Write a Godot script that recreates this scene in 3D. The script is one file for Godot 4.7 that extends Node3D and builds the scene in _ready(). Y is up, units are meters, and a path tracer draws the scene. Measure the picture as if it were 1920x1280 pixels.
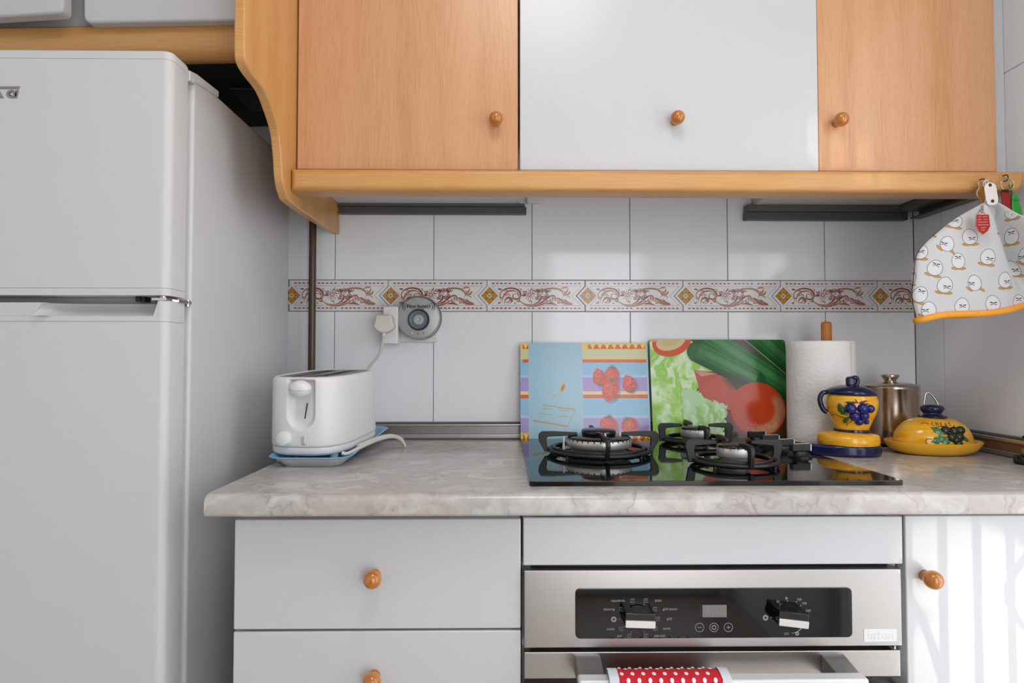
extends Node3D
# A galley kitchen: fridge, worktop with hob and oven, beech and white wall units. Back wall at z = 0, units come towards +z, floor at y = 0.

const CT := 0.905          # worktop height
const WALL_R := 1.05       # inner face of the right wall
var M := {}

# ---------------------------------------------------------------- mesh building
class MB:
	var v := PackedVector3Array()
	var n := PackedVector3Array()
	var uv := PackedVector2Array()
	var xf := Transform3D.IDENTITY
	var uo := Vector2.ZERO      # texture origin, in metres of the face
	var us := Vector2.ONE       # texture repeats per metre
	var swap := false           # lets the grain run along the other axis
	func _uv(p: Vector2) -> Vector2:
		var q := Vector2(p.y, p.x) if swap else p
		return Vector2((q.x - uo.x) * us.x, 1.0 - (q.y - uo.y) * us.y)
	func tri(a: Vector3, b: Vector3, c: Vector3, na: Vector3, nb: Vector3, nc: Vector3, ua := Vector2.ZERO, ub := Vector2.ZERO, uc := Vector2.ZERO) -> void:
		var g := (b - a).cross(c - a)
		if g.length_squared() < 1e-20:
			return
		var fl := xf.basis.determinant() < 0.0
		if (g.dot(na + nb + nc) > 0.0) != fl:
			v.append_array([xf * a, xf * c, xf * b]); n.append_array([(xf.basis * na).normalized(), (xf.basis * nc).normalized(), (xf.basis * nb).normalized()])
			uv.append_array([_uv(ua), _uv(uc), _uv(ub)])
		else:
			v.append_array([xf * a, xf * b, xf * c]); n.append_array([(xf.basis * na).normalized(), (xf.basis * nb).normalized(), (xf.basis * nc).normalized()])
			uv.append_array([_uv(ua), _uv(ub), _uv(uc)])
	func quad(a: Vector3, b: Vector3, c: Vector3, d: Vector3, na: Vector3, nb: Vector3, nc: Vector3, nd: Vector3, ua := Vector2.ZERO, ub := Vector2.ZERO, uc := Vector2.ZERO, ud := Vector2.ZERO) -> void:
		tri(a, b, c, na, nb, nc, ua, ub, uc)
		tri(a, c, d, na, nc, nd, ua, uc, ud)
	func flat(a: Vector3, b: Vector3, c: Vector3, d: Vector3, nn: Vector3) -> void:
		quad(a, b, c, d, nn, nn, nn, nn)
	# box with rounded edges: centre, size, edge radius, steps of the rounding
	func box(ce: Vector3, size: Vector3, r := 0.001, seg := 1) -> void:
		var h := size * 0.5
		r = minf(r, minf(h.x, minf(h.y, h.z)) * 0.999)
		var ins := h - Vector3(r, r, r)
		var ax := [[0, 1, 2], [1, 2, 0], [2, 0, 1]]
		for k in 3:
			var A: Array = ax[k]
			for s in [-1.0, 1.0]:
				var gu := _ticks(h[A[1]], r, seg)
				var gv := _ticks(h[A[2]], r, seg)
				var pts := []
				for iu in gu.size():
					var row := []
					for iv in gv.size():
						var p := Vector3.ZERO
						p[A[0]] = h[A[0]] * s; p[A[1]] = gu[iu]; p[A[2]] = gv[iv]
						var q := p.clamp(-ins, ins)
						var nn := (p - q).normalized()
						var w := q + nn * r
						var t := Vector2(w.x, w.y) if A[0] == 2 else (Vector2(w.z, w.y) if A[0] == 0 else Vector2(w.x, w.z))
						row.append([w + ce, nn, t + (Vector2(ce.x, ce.y) if A[0] == 2 else (Vector2(ce.z, ce.y) if A[0] == 0 else Vector2(ce.x, ce.z)))])
					pts.append(row)
				for iu in gu.size() - 1:
					for iv in gv.size() - 1:
						var a = pts[iu][iv]; var b = pts[iu + 1][iv]; var c = pts[iu + 1][iv + 1]; var d = pts[iu][iv + 1]
						quad(a[0], b[0], c[0], d[0], a[1], b[1], c[1], d[1], a[2], b[2], c[2], d[2])
	func span(a: Vector3, b: Vector3, r := 0.001, seg := 1) -> void:
		box((a + b) * 0.5, (b - a).abs(), r, seg)
	func _ticks(h: float, r: float, seg: int) -> Array:
		var o := []
		for i in seg + 1:
			o.append(h - r + r * tan(PI / 4 * i / seg))
		var all := []
		for i in range(seg, -1, -1):
			all.append(-o[i])
		for x in o:
			all.append(x)
		return all
	# polygon in the xy plane pushed out from z0 to z1; the rim of the z1 face (and of the z0 face) is rounded by bev
	func prism(poly: PackedVector2Array, z0: float, z1: float, bev := 0.0, seg := 1, both := false) -> void:
		var P := PackedVector2Array()
		for k in poly.size():
			if poly[k].distance_to(poly[(k + 1) % poly.size()]) > 1e-5:
				P.append(poly[k])
		if Geometry2D.is_polygon_clockwise(P):
			P.reverse()
		var m := P.size()
		var en := []
		var mit := []
		for i in m:
			var e := P[(i + 1) % m] - P[i]
			en.append(Vector2(e.y, -e.x).normalized())
		for i in m:
			var a: Vector2 = en[(i + m - 1) % m]; var b: Vector2 = en[i]
			mit.append((a + b) / maxf(1.0 + a.dot(b), 0.35))
		var rings := []   # inset, z, cos, sin of the normal's lean
		if both and bev > 0.0:
			for i in seg + 1:
				var t := PI / 2 * i / seg
				rings.append([bev * (1.0 - sin(t)), z0 + bev * (1.0 - cos(t)), sin(t), -cos(t)])
		else:
			rings.append([0.0, z0, 1.0, 0.0])
		if bev > 0.0:
			for i in seg + 1:
				var t := PI / 2 * i / seg
				rings.append([bev * (1.0 - cos(t)), z1 - bev * (1.0 - sin(t)), cos(t), sin(t)])
		else:
			rings.append([0.0, z1, 1.0, 0.0])
		for k in rings.size() - 1:
			var A = rings[k]; var B = rings[k + 1]
			var run := 0.0
			for i in m:
				var j := (i + 1) % m
				var len_ := P[i].distance_to(P[j])
				var sm0: bool = en[(i + m - 1) % m].dot(en[i]) > 0.6
				var sm1: bool = en[i].dot(en[j]) > 0.6
				var n0: Vector2 = mit[i].normalized() if sm0 else en[i]
				var n1: Vector2 = mit[j].normalized() if sm1 else en[i]
				var a0 = P[i] - mit[i] * A[0]; var a1 = P[j] - mit[j] * A[0]
				var b0 = P[i] - mit[i] * B[0]; var b1 = P[j] - mit[j] * B[0]
				quad(Vector3(a0.x, a0.y, A[1]), Vector3(a1.x, a1.y, A[1]), Vector3(b1.x, b1.y, B[1]), Vector3(b0.x, b0.y, B[1]),
					Vector3(n0.x * A[2], n0.y * A[2], A[3]), Vector3(n1.x * A[2], n1.y * A[2], A[3]), Vector3(n1.x * B[2], n1.y * B[2], B[3]), Vector3(n0.x * B[2], n0.y * B[2], B[3]),
					Vector2(run, A[1]), Vector2(run + len_, A[1]), Vector2(run + len_, B[1]), Vector2(run, B[1]))
				run += len_
		for e in [[rings[rings.size() - 1], 1.0], [rings[0], -1.0]]:
			var R = e[0]
			var cap := PackedVector2Array()
			for i in m:
				cap.append(P[i] - mit[i] * R[0])
			var nn := Vector3(0, 0, e[1])
			var idx := Geometry2D.triangulate_polygon(cap)
			for i in range(0, idx.size(), 3):
				var a := cap[idx[i]]; var b := cap[idx[i + 1]]; var c := cap[idx[i + 2]]
				tri(Vector3(a.x, a.y, R[1]), Vector3(b.x, b.y, R[1]), Vector3(c.x, c.y, R[1]), nn, nn, nn, a, b, c)
	# profile of (radius, height) turned round the y axis
	func lathe(prof: Array, seg := 24, sx := 1.0, sz := 1.0) -> void:
		var ns := []
		for i in prof.size() - 1:
			var d: Vector2 = prof[i + 1] - prof[i]
			ns.append(Vector2(d.y, -d.x).normalized())
		for i in prof.size() - 1:
			var n0: Vector2 = ns[i]; var n1: Vector2 = ns[i]
			if i > 0 and ns[i - 1].dot(ns[i]) > 0.55:
				n0 = (ns[i - 1] + ns[i]).normalized()
			if i < prof.size() - 2 and ns[i + 1].dot(ns[i]) > 0.55:
				n1 = (ns[i + 1] + ns[i]).normalized()
			for k in seg:
				var t0 := TAU * k / seg; var t1 := TAU * (k + 1) / seg
				var p := []; var q := []
				for e in [[prof[i], n0, t0], [prof[i], n0, t1], [prof[i + 1], n1, t1], [prof[i + 1], n1, t0]]:
					p.append(Vector3(e[0].x * cos(e[2]) * sx, e[0].y, e[0].x * sin(e[2]) * sz))
					q.append(Vector3(e[1].x * cos(e[2]) / sx, e[1].y, e[1].x * sin(e[2]) / sz).normalized())
				quad(p[0], p[1], p[2], p[3], q[0], q[1], q[2], q[3], Vector2(t0, prof[i].y), Vector2(t1, prof[i].y), Vector2(t1, prof[i + 1].y), Vector2(t0, prof[i + 1].y))
	func ball(ce: Vector3, rad: Vector3, seg := 14) -> void:
		var keep := xf
		xf = xf * Transform3D(Basis.IDENTITY, ce)
		var pr := []
		for i in seg / 2 + 1:
			var t := PI * i / (seg / 2) - PI / 2
			pr.append(Vector2(maxf(cos(t), 0.0) * rad.x, sin(t) * rad.y))
		lathe(pr, seg, 1.0, rad.z / rad.x)
		xf = keep
	# round bar along points; radius may be an Array of one value per point
	func tube(pts: Array, rad, sides := 8, closed := false, caps := true) -> void:
		var m := pts.size()
		var up := Vector3.UP
		var rings := []
		var last := Vector3.ZERO
		for i in m:
			var a: Vector3 = pts[(i + m - 1) % m] if closed or i > 0 else pts[i]
			var b: Vector3 = pts[(i + 1) % m] if closed or i < m - 1 else pts[i]
			var t := (b - a).normalized()
			if i == 0:
				up = Vector3.UP if absf(t.y) < 0.9 else Vector3.RIGHT
			var x := t.cross(up).normalized()
			up = x.cross(t).normalized()
			var r: float = rad[i] if rad is Array else rad
			var ring := []
			for k in sides:
				var w := TAU * k / sides
				var nn := x * cos(w) + up * sin(w)
				ring.append([pts[i] + nn * r, nn])
			rings.append(ring)
		for i in (m if closed else m - 1):
			var A = rings[i]; var B = rings[(i + 1) % m]
			var off := 0
			if closed and i == m - 1:   # line the last ring up with the first
				var best := 1e9
				for k in sides:
					var dd: float = A[0][0].distance_to(B[k][0])
					if dd < best:
						best = dd; off = k
			for k in sides:
				var j := (k + 1) % sides
				quad(A[k][0], A[j][0], B[(j + off) % sides][0], B[(k + off) % sides][0], A[k][1], A[j][1], B[(j + off) % sides][1], B[(k + off) % sides][1],
					Vector2(i * 0.01, k * 0.01), Vector2(i * 0.01, j * 0.01), Vector2(i * 0.01 + 0.01, j * 0.01), Vector2(i * 0.01 + 0.01, k * 0.01))
		if caps and not closed:
			for e in [0, m - 1]:
				var t: Vector3 = (pts[e] - pts[1 if e == 0 else m - 2]).normalized()
				for k in sides:
					tri(pts[e], rings[e][k][0], rings[e][(k + 1) % sides][0], t, t, t)
	# grid of points f(u, v); normals from neighbours, turned to the side on which `outward` says the outside lies
	func surf(nu: int, nv: int, f: Callable, flip := false, uvf = null) -> void:
		var g := []
		for i in nu + 1:
			var row := []
			for j in nv + 1:
				row.append(f.call(float(i) / nu, float(j) / nv))
			g.append(row)
		var nm := []
		for i in nu + 1:
			var row := []
			for j in nv + 1:
				var du: Vector3 = g[mini(i + 1, nu)][j] - g[maxi(i - 1, 0)][j]
				var dv: Vector3 = g[i][mini(j + 1, nv)] - g[i][maxi(j - 1, 0)]
				var c := du.cross(dv)
				row.append((-c if flip else c).normalized())
			nm.append(row)
		for i in nu:
			for j in nv:
				var w := []
				for e in [[i, j], [i + 1, j], [i + 1, j + 1], [i, j + 1]]:
					w.append(uvf.call(g[e[0]][e[1]], float(e[0]) / nu, float(e[1]) / nv) if uvf != null else Vector2(float(e[0]) / nu, float(e[1]) / nv))
				quad(g[i][j], g[i + 1][j], g[i + 1][j + 1], g[i][j + 1], nm[i][j], nm[i + 1][j], nm[i + 1][j + 1], nm[i][j + 1], w[0], w[1], w[2], w[3])
	func mesh(inv := Transform3D.IDENTITY) -> ArrayMesh:
		var a := []
		a.resize(Mesh.ARRAY_MAX)
		var vv := v; var nn := n
		if inv != Transform3D.IDENTITY:
			vv = PackedVector3Array(); nn = PackedVector3Array()
			for p in v: vv.append(inv * p)
			for p in n: nn.append(inv.basis * p)
		a[Mesh.ARRAY_VERTEX] = vv; a[Mesh.ARRAY_NORMAL] = nn; a[Mesh.ARRAY_TEX_UV] = uv
		var m := ArrayMesh.new()
		m.add_surface_from_arrays(Mesh.PRIMITIVE_TRIANGLES, a)
		return m

# ---------------------------------------------------------------- naming and nodes
func numbered(parent: Node, called: String) -> String:
	if not parent.has_node(called):
		return called
	var k := 1
	while parent.has_node("%s_%03d" % [called, k]):
		k += 1
	return "%s_%03d" % [called, k]

func tag(o: Node3D, label: String, category: String, group := "") -> Node3D:
	o.set_meta("label", label); o.set_meta("category", category)
	if group != "":
		o.set_meta("group", group)
	return o

func thing(called: String, label: String, category: String, at := Vector3.ZERO, group := "", turn := Vector3.ZERO) -> Node3D:
	var o := Node3D.new()
	o.name = numbered(self, called)
	add_child(o, true)
	o.position = at
	o.rotation_degrees = turn
	return tag(o, label, category, group)

func struct(called: String) -> Node3D:
	var o := Node3D.new()
	o.name = numbered(self, called)
	add_child(o, true)
	o.set_meta("kind", "structure")
	return o

# a named mesh under parent. Shapes are given in world places unless local is set.
func part(called: String, mb: MB, m: Material, parent: Node3D, local := false) -> MeshInstance3D:
	var o := MeshInstance3D.new()
	var inv := Transform3D.IDENTITY
	if not local and parent != self:
		var t := parent.transform
		var p := parent.get_parent()
		while p != self and p is Node3D:
			t = p.transform * t
			p = p.get_parent()
		inv = t.affine_inverse()
	o.mesh = mb.mesh(inv)
	o.material_override = m
	o.name = numbered(parent, called)
	parent.add_child(o, true)
	return o

func put(called: String, mesh: Mesh, m: Material, parent: Node3D, xf: Transform3D) -> MeshInstance3D:
	var o := MeshInstance3D.new()
	o.mesh = mesh; o.material_override = m; o.transform = xf
	o.name = numbered(parent, called)
	parent.add_child(o, true)
	return o

func lettering(called: String, text: String, size: float, m: Material, parent: Node3D, xf: Transform3D, bold := false, depth := 0.0004) -> MeshInstance3D:
	var t := TextMesh.new()
	var f := SystemFont.new()
	f.font_names = PackedStringArray(["Droid Sans"])
	if bold:
		f.font_weight = 700
	t.font = f; t.text = text; t.font_size = 32; t.pixel_size = size / 32.0; t.depth = depth; t.curve_step = 2.0
	return put(called, t, m, parent, xf)

func V(x: float, y: float, z: float) -> Vector3: return Vector3(x, y, z)
func rect(x0: float, y0: float, x1: float, y1: float) -> PackedVector2Array:
	return PackedVector2Array([Vector2(x0, y0), Vector2(x1, y0), Vector2(x1, y1), Vector2(x0, y1)])
func rrect(x0: float, y0: float, x1: float, y1: float, r: float, seg := 5) -> PackedVector2Array:
	var o := PackedVector2Array()
	for c in [[x1 - r, y0 + r, -90], [x1 - r, y1 - r, 0], [x0 + r, y1 - r, 90], [x0 + r, y0 + r, 180]]:
		for i in seg + 1:
			var a := deg_to_rad(c[2] + 90.0 * i / seg)
			o.append(Vector2(c[0] + r * cos(a), c[1] + r * sin(a)))
	return o
func circle(cx: float, cy: float, r: float, seg := 20) -> PackedVector2Array:
	var o := PackedVector2Array()
	for i in seg:
		o.append(Vector2(cx + r * cos(TAU * i / seg), cy + r * sin(TAU * i / seg)))
	return o
# smooth curve through points
func smooth(pts: Array, per := 6, closed := false) -> Array:
	var o := []
	var m := pts.size()
	for i in (m if closed else m - 1):
		var p0 = pts[(i + m - 1) % m] if closed or i > 0 else pts[i]
		var p1 = pts[i]; var p2 = pts[(i + 1) % m]
		var p3 = pts[(i + 2) % m] if closed or i < m - 2 else p2
		for k in per:
			var t := float(k) / per
			o.append(0.5 * (2.0 * p1 + (p2 - p0) * t + (2.0 * p0 - 5.0 * p1 + 4.0 * p2 - p3) * t * t + (3.0 * p1 - p0 - 3.0 * p2 + p3) * t * t * t))
	if not closed:
		o.append(pts[m - 1])
	return o
# puts a shape drawn in the xy plane (out towards +z) onto another plane
func turned(x: Vector3, y: Vector3, z: Vector3, at := Vector3.ZERO) -> Transform3D:
	return Transform3D(Basis(x, y, z), at)

# ---------------------------------------------------------------- materials and computed textures
func mat(called: String, c: Color, rough := 0.5, metal := 0.0) -> StandardMaterial3D:
	var m := StandardMaterial3D.new()
	m.resource_name = called; m.albedo_color = c; m.roughness = rough; m.metallic = metal
	M[called] = m
	return m
func rgb(r: float, g: float, b: float) -> Color: return Color(r / 255.0, g / 255.0, b / 255.0)
func noise(seed_: int, freq: float, oct := 3, type := FastNoiseLite.TYPE_SIMPLEX_SMOOTH) -> FastNoiseLite:
	var f := FastNoiseLite.new()
	f.seed = seed_; f.frequency = freq; f.fractal_octaves = oct; f.noise_type = type
	return f
func tex(im: Image) -> ImageTexture: return ImageTexture.create_from_image(im)

class Pic:
	var w: int
	var h: int
	var d := PackedByteArray()
	func _init(w_: int, h_: int, c: Color) -> void:
		w = w_; h = h_
		d.resize(w * h * 3)
		for i in w * h:
			d[i * 3] = int(c.r * 255); d[i * 3 + 1] = int(c.g * 255); d[i * 3 + 2] = int(c.b * 255)
	func dot(x: int, y: int, c: Color, a: float) -> void:
		if x < 0 or y < 0 or x >= w or y >= h or a <= 0.0:
			return
		a = minf(a, 1.0)
		var i := (y * w + x) * 3
		d[i] = int(d[i] * (1 - a) + c.r * 255 * a); d[i + 1] = int(d[i + 1] * (1 - a) + c.g * 255 * a); d[i + 2] = int(d[i + 2] * (1 - a) + c.b * 255 * a)
	func box(x0: float, y0: float, x1: float, y1: float, c: Color, a := 1.0) -> void:
		for y in range(maxi(int(y0), 0), mini(int(y1), h)):
			for x in range(maxi(int(x0), 0), mini(int(x1), w)):
				dot(x, y, c, a)
	func line(p: Vector2, q: Vector2, wd: float, c: Color, a := 1.0, wd2 := -1.0) -> void:
		var w2 := wd if wd2 < 0 else wd2
		var g := maxf(wd, w2) * 0.5 + 1.0
		var pq := q - p
		var l2 := maxf(pq.length_squared(), 1e-6)
		for y in range(int(minf(p.y, q.y) - g), int(maxf(p.y, q.y) + g) + 2):
			for x in range(int(minf(p.x, q.x) - g), int(maxf(p.x, q.x) + g) + 2):
				var z := Vector2(x, y)
				var t := clampf((z - p).dot(pq) / l2, 0, 1)
				dot(x, y, c, a * clampf(lerpf(wd, w2, t) * 0.5 + 0.5 - z.distance_to(p + pq * t), 0, 1))
	func path(pts: Array, wd: float, c: Color, a := 1.0, taper := false) -> void:
		for i in pts.size() - 1:
			var m := float(pts.size() - 1)
			line(pts[i], pts[i + 1], wd * (sin(PI * clampf(i / m, 0.06, 0.94)) if taper else 1.0), c, a, wd * (sin(PI * clampf((i + 1) / m, 0.06, 0.94)) if taper else 1.0))
	func oval(c0: Vector2, rx: float, ry: float, rot: float, c: Color, a := 1.0, soft := 1.0) -> void:
		var g := maxf(rx, ry) + soft + 1
		for y in range(int(c0.y - g), int(c0.y + g) + 1):
			for x in range(int(c0.x - g), int(c0.x + g) + 1):
				var q := (Vector2(x, y) - c0).rotated(-rot)
				var k := Vector2(q.x / rx, q.y / ry).length()
				dot(x, y, c, a * clampf((1.0 - k) * minf(rx, ry) / soft + 0.5, 0, 1))
	func poly(pts: PackedVector2Array, c: Color, a := 1.0) -> void:
		var lo := pts[0]; var hi := pts[0]
		for p in pts:
			lo = lo.min(p); hi = hi.max(p)
		for y in range(maxi(int(lo.y), 0), mini(int(hi.y) + 1, h)):
			for x in range(maxi(int(lo.x), 0), mini(int(hi.x) + 1, w)):
				if Geometry2D.is_point_in_polygon(Vector2(x, y), pts):
					dot(x, y, c, a)
	func image() -> Image:
		return Image.create_from_data(w, h, false, Image.FORMAT_RGB8, d)

# beech: the grain runs along u
func wood_image(w: int, h: int, c: Color, dark: Color, light: Color, seed_: int, fleck: float) -> Image:
	var d := PackedByteArray()
	d.resize(w * h * 3)
	var na := noise(seed_, 1.0, 3); var nb := noise(seed_ + 1, 1.0, 2); var nc := noise(seed_ + 2, 1.0, 1)
	var i := 0
	for y in h:
		for x in w:
			var warp := nb.get_noise_2d(x * 0.0035, y * 0.012) * 14.0
			var band = na.get_noise_2d(x * 0.0006, (y + warp * 0.4) * 0.016)
			var fine = nb.get_noise_2d(x * 0.009, (y + warp * 0.3) * 0.36)
			var fl := nc.get_noise_2d(x * 0.045, y * 0.55)
			var k = band * 0.45 + fine * 0.4
			var q := c.lerp(dark if k > 0 else light, clampf(absf(k) * 1.25, 0, 1))
			if fl > 0.45:
				q = q.lerp(dark, (fl - 0.45) * fleck)
			d[i] = int(q.r * 255); d[i + 1] = int(q.g * 255); d[i + 2] = int(q.b * 255)
			i += 3
	return Image.create_from_data(w, h, false, Image.FORMAT_RGB8, d)

func marble_image(w: int, h: int) -> Image:
	var d := PackedByteArray()
	d.resize(w * h * 3)
	var na := noise(5, 0.006, 4); var nb := noise(6, 0.0045, 3); var nc := noise(9, 0.011, 4); var nd := noise(12, 0.05, 2)
	var base := rgb(190, 186, 182); var pink := rgb(194, 183, 178); var pale := rgb(212, 209, 204); var vein := rgb(150, 143, 140)
	var i := 0
	for y in h:
		for x in w:
			var wx := x + na.get_noise_2d(x, y) * 95.0
			var wy := y * 1.25 + na.get_noise_2d(x + 900, y) * 95.0
			var q := base.lerp(pink, clampf(nb.get_noise_2d(wx * 0.8, wy) * 1.4 + 0.25, 0, 1))
			var cl := nc.get_noise_2d(wx * 0.7 + wy * 0.3, wy * 1.1)
			q = q.lerp(pale, clampf(cl * 2.0, 0, 0.8))
			var r1 := 1.0 - absf(nb.get_noise_2d(wx * 1.3 + 400, wy * 0.8)) * 22.0
			var r2 := 1.0 - absf(nc.get_noise_2d(wx * 0.55 - 300, wy * 0.5)) * 26.0
			q = q.lerp(vein, clampf(r1, 0, 1) * 0.5 * clampf(nb.get_noise_2d(x * 1.5, y * 1.5 + 70) * 2.5 + 0.4, 0, 1))
			q = q.lerp(pale if cl > 0 else vein, clampf(r2, 0, 1) * 0.45)
			var s := 1.0 + nd.get_noise_2d(x, y) * 0.03
			d[i] = int(clampf(q.r * s, 0, 1) * 255); d[i + 1] = int(clampf(q.g * s, 0, 1) * 255); d[i + 2] = int(clampf(q.b * s, 0, 1) * 255)
			i += 3
	return Image.create_from_data(w, h, false, Image.FORMAT_RGB8, d)

# the border tile's print, one tile of 25 x 8 cm plus 2.4 cm on its left for the pointed end: 1096 x 320 pixels, 4 per millimetre
func border_image() -> Image:
	var p := Pic.new(1096, 320, rgb(226, 224, 224))
	var ox := 96.0
	var red := rgb(122, 52, 48); var brick := rgb(158, 92, 82); var grey := rgb(110, 108, 112); var och := rgb(178, 122, 52); var olive := rgb(128, 112, 72); var dk := rgb(70, 34, 36)
	for yy in [34.0, 286.0]:
		p.box(ox + 40, yy - 14, ox + 990, yy + 14, rgb(226, 212, 216), 0.8)
		for k in 4:
			for j in 5:
				var x := ox + 52 + k * 236 + j * 42
				p.oval(Vector2(x + 12, yy), 14, 6, 0, brick, 0.9); p.oval(Vector2(x + 12, yy), 9, 4.5, 0, dk)
	# frame of thin lines
	for s in [[Vector2(ox + 50, 62), Vector2(ox + 960, 62)], [Vector2(ox + 50, 258), Vector2(ox + 960, 258)],
			[Vector2(ox + 50, 62), Vector2(ox + 140, 160)], [Vector2(ox + 140, 160), Vector2(ox + 50, 258)],
			[Vector2(ox + 960, 62), Vector2(ox + 862, 160)], [Vector2(ox + 862, 160), Vector2(ox + 960, 258)],
			[Vector2(ox + 16, 62), Vector2(ox + 116, 160)], [Vector2(ox + 116, 160), Vector2(ox + 16, 258)]]:
		p.line(s[0], s[1], 3.0, grey, 0.85)
	# diamond
	var dc := Vector2(ox + 26, 160)
	p.poly(PackedVector2Array([dc + Vector2(-84, 0), dc + Vector2(0, -88), dc + Vector2(84, 0), dc + Vector2(0, 88)]), och)
	p.poly(PackedVector2Array([dc + Vector2(-70, 0), dc + Vector2(0, -74), dc + Vector2(70, 0), dc + Vector2(0, 74)]), rgb(196, 148, 72))
	for k in 8:
		var a := TAU * k / 8
		p.oval(dc + Vector2.from_angle(a) * 32, 26, 8, a, och.darkened(0.22 if k % 2 else 0.05), 0.9)
		p.oval(dc + Vector2.from_angle(a) * 17, 14, 5, a, rgb(222, 214, 190), 0.9)
	p.oval(dc, 8, 8, 0, rgb(84, 84, 58))
	# scrolling leaves, flower and grapes
	var curves := [
		[Vector2(150, 210), Vector2(140, 150), Vector2(170, 105), Vector2(240, 82), Vector2(320, 98), Vector2(352, 150), Vector2(320, 192), Vector2(275, 178), Vector2(280, 140), Vector2(310, 140)],
		[Vector2(160, 230), Vector2(175, 170), Vector2(215, 120), Vector2(280, 108), Vector2(330, 130)],
		[Vector2(185, 245), Vector2(200, 195), Vector2(245, 180), Vector2(262, 215), Vector2(232, 240)],
		[Vector2(330, 200), Vector2(400, 245), Vector2(500, 250), Vector2(570, 225), Vector2(640, 170), Vector2(690, 160), Vector2(705, 200), Vector2(668, 205)],
		[Vector2(350, 225), Vector2(430, 262), Vector2(540, 255), Vector2(610, 228), Vector2(668, 190)],
		[Vector2(470, 252), Vector2(540, 215), Vector2(560, 170), Vector2(545, 150)],
		[Vector2(700, 190), Vector2(770, 205), Vector2(830, 225), Vector2(870, 246), Vector2(800, 246), Vector2(740, 226)],
		[Vector2(705, 180), Vector2(745, 190), Vector2(800, 232), Vector2(880, 240)],
		[Vector2(605, 130), Vector2(600, 90), Vector2(650, 84), Vector2(720, 88), Vector2(770, 110), Vector2(790, 150), Vector2(775, 175)],
		[Vector2(790, 150), Vector2(820, 120), Vector2(835, 84)], [Vector2(790, 160), Vector2(840, 140), Vector2(858, 110)], [Vector2(760, 90), Vector2(800, 74), Vector2(835, 78)],
		[Vector2(370, 110), Vector2(395, 150), Vector2(350, 160)], [Vector2(120, 90), Vector2(160, 96)], [Vector2(120, 236), Vector2(150, 226)], [Vector2(600, 245), Vector2(660, 238), Vector2(720, 254)]]
	for i in curves.size():
		var q := []
		for v in curves[i]: q.append(v + Vector2(ox - 8, 0))
		q = smooth(q, 7)
		p.path(q, 26.0, rgb(216, 190, 180), 0.7, true)
		p.path(q, 13.0, [red, brick, red, red, brick][i % 5] if i not in [8, 9, 10, 11] else [olive, och][i % 2], 0.95, true)
	var r := RandomNumberGenerator.new()
	r.seed = 4
	# small curls and leaflets that fill the ground between the scrolls
	for k in 64:
		var c := Vector2(ox + 130 + r.randf() * 720, 84 + r.randf() * 152)
		if absf(c.x - ox - 130) < absf(c.y - 160) or absf(ox + 862 - c.x) < absf(c.y - 160) * 0.9 or (Vector2(c.x - ox - 715, (c.y - 128) * 1.6).length() < 62):
			continue
		var a := r.randf() * TAU
		var q := []
		for j in 7: q.append(c + Vector2.from_angle(a + j * 0.55) * (22.0 - j * 1.6))
		p.path(q, 13.0, rgb(214, 186, 176), 0.6, true)
		p.path(q, 7.0, [red, brick, olive, red][k % 4], 0.85, true)
	for k in 34:
		var c := Vector2(ox + 500 + r.randf() * 120, 100 + r.randf() * 90)
		var q := []
		for j in 9: q.append(c + Vector2.from_angle(TAU * j / 8) * 11.0)
		p.path(q, 4.5, red, 0.8)
	for k in 12:
		var a := TAU * k / 12
		p.path([Vector2(ox + 432, 150) + Vector2.from_angle(a) * 12, Vector2(ox + 432, 150) + Vector2.from_angle(a + 0.3) * 56], 6.0, red if k % 2 else brick, 0.85)
	for k in 10:
		p.oval(Vector2(ox + 240 + r.randf() * 90, 190 + r.randf() * 50), 10, 6, r.randf() * 3, olive, 0.6)
	return p.image()

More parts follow.
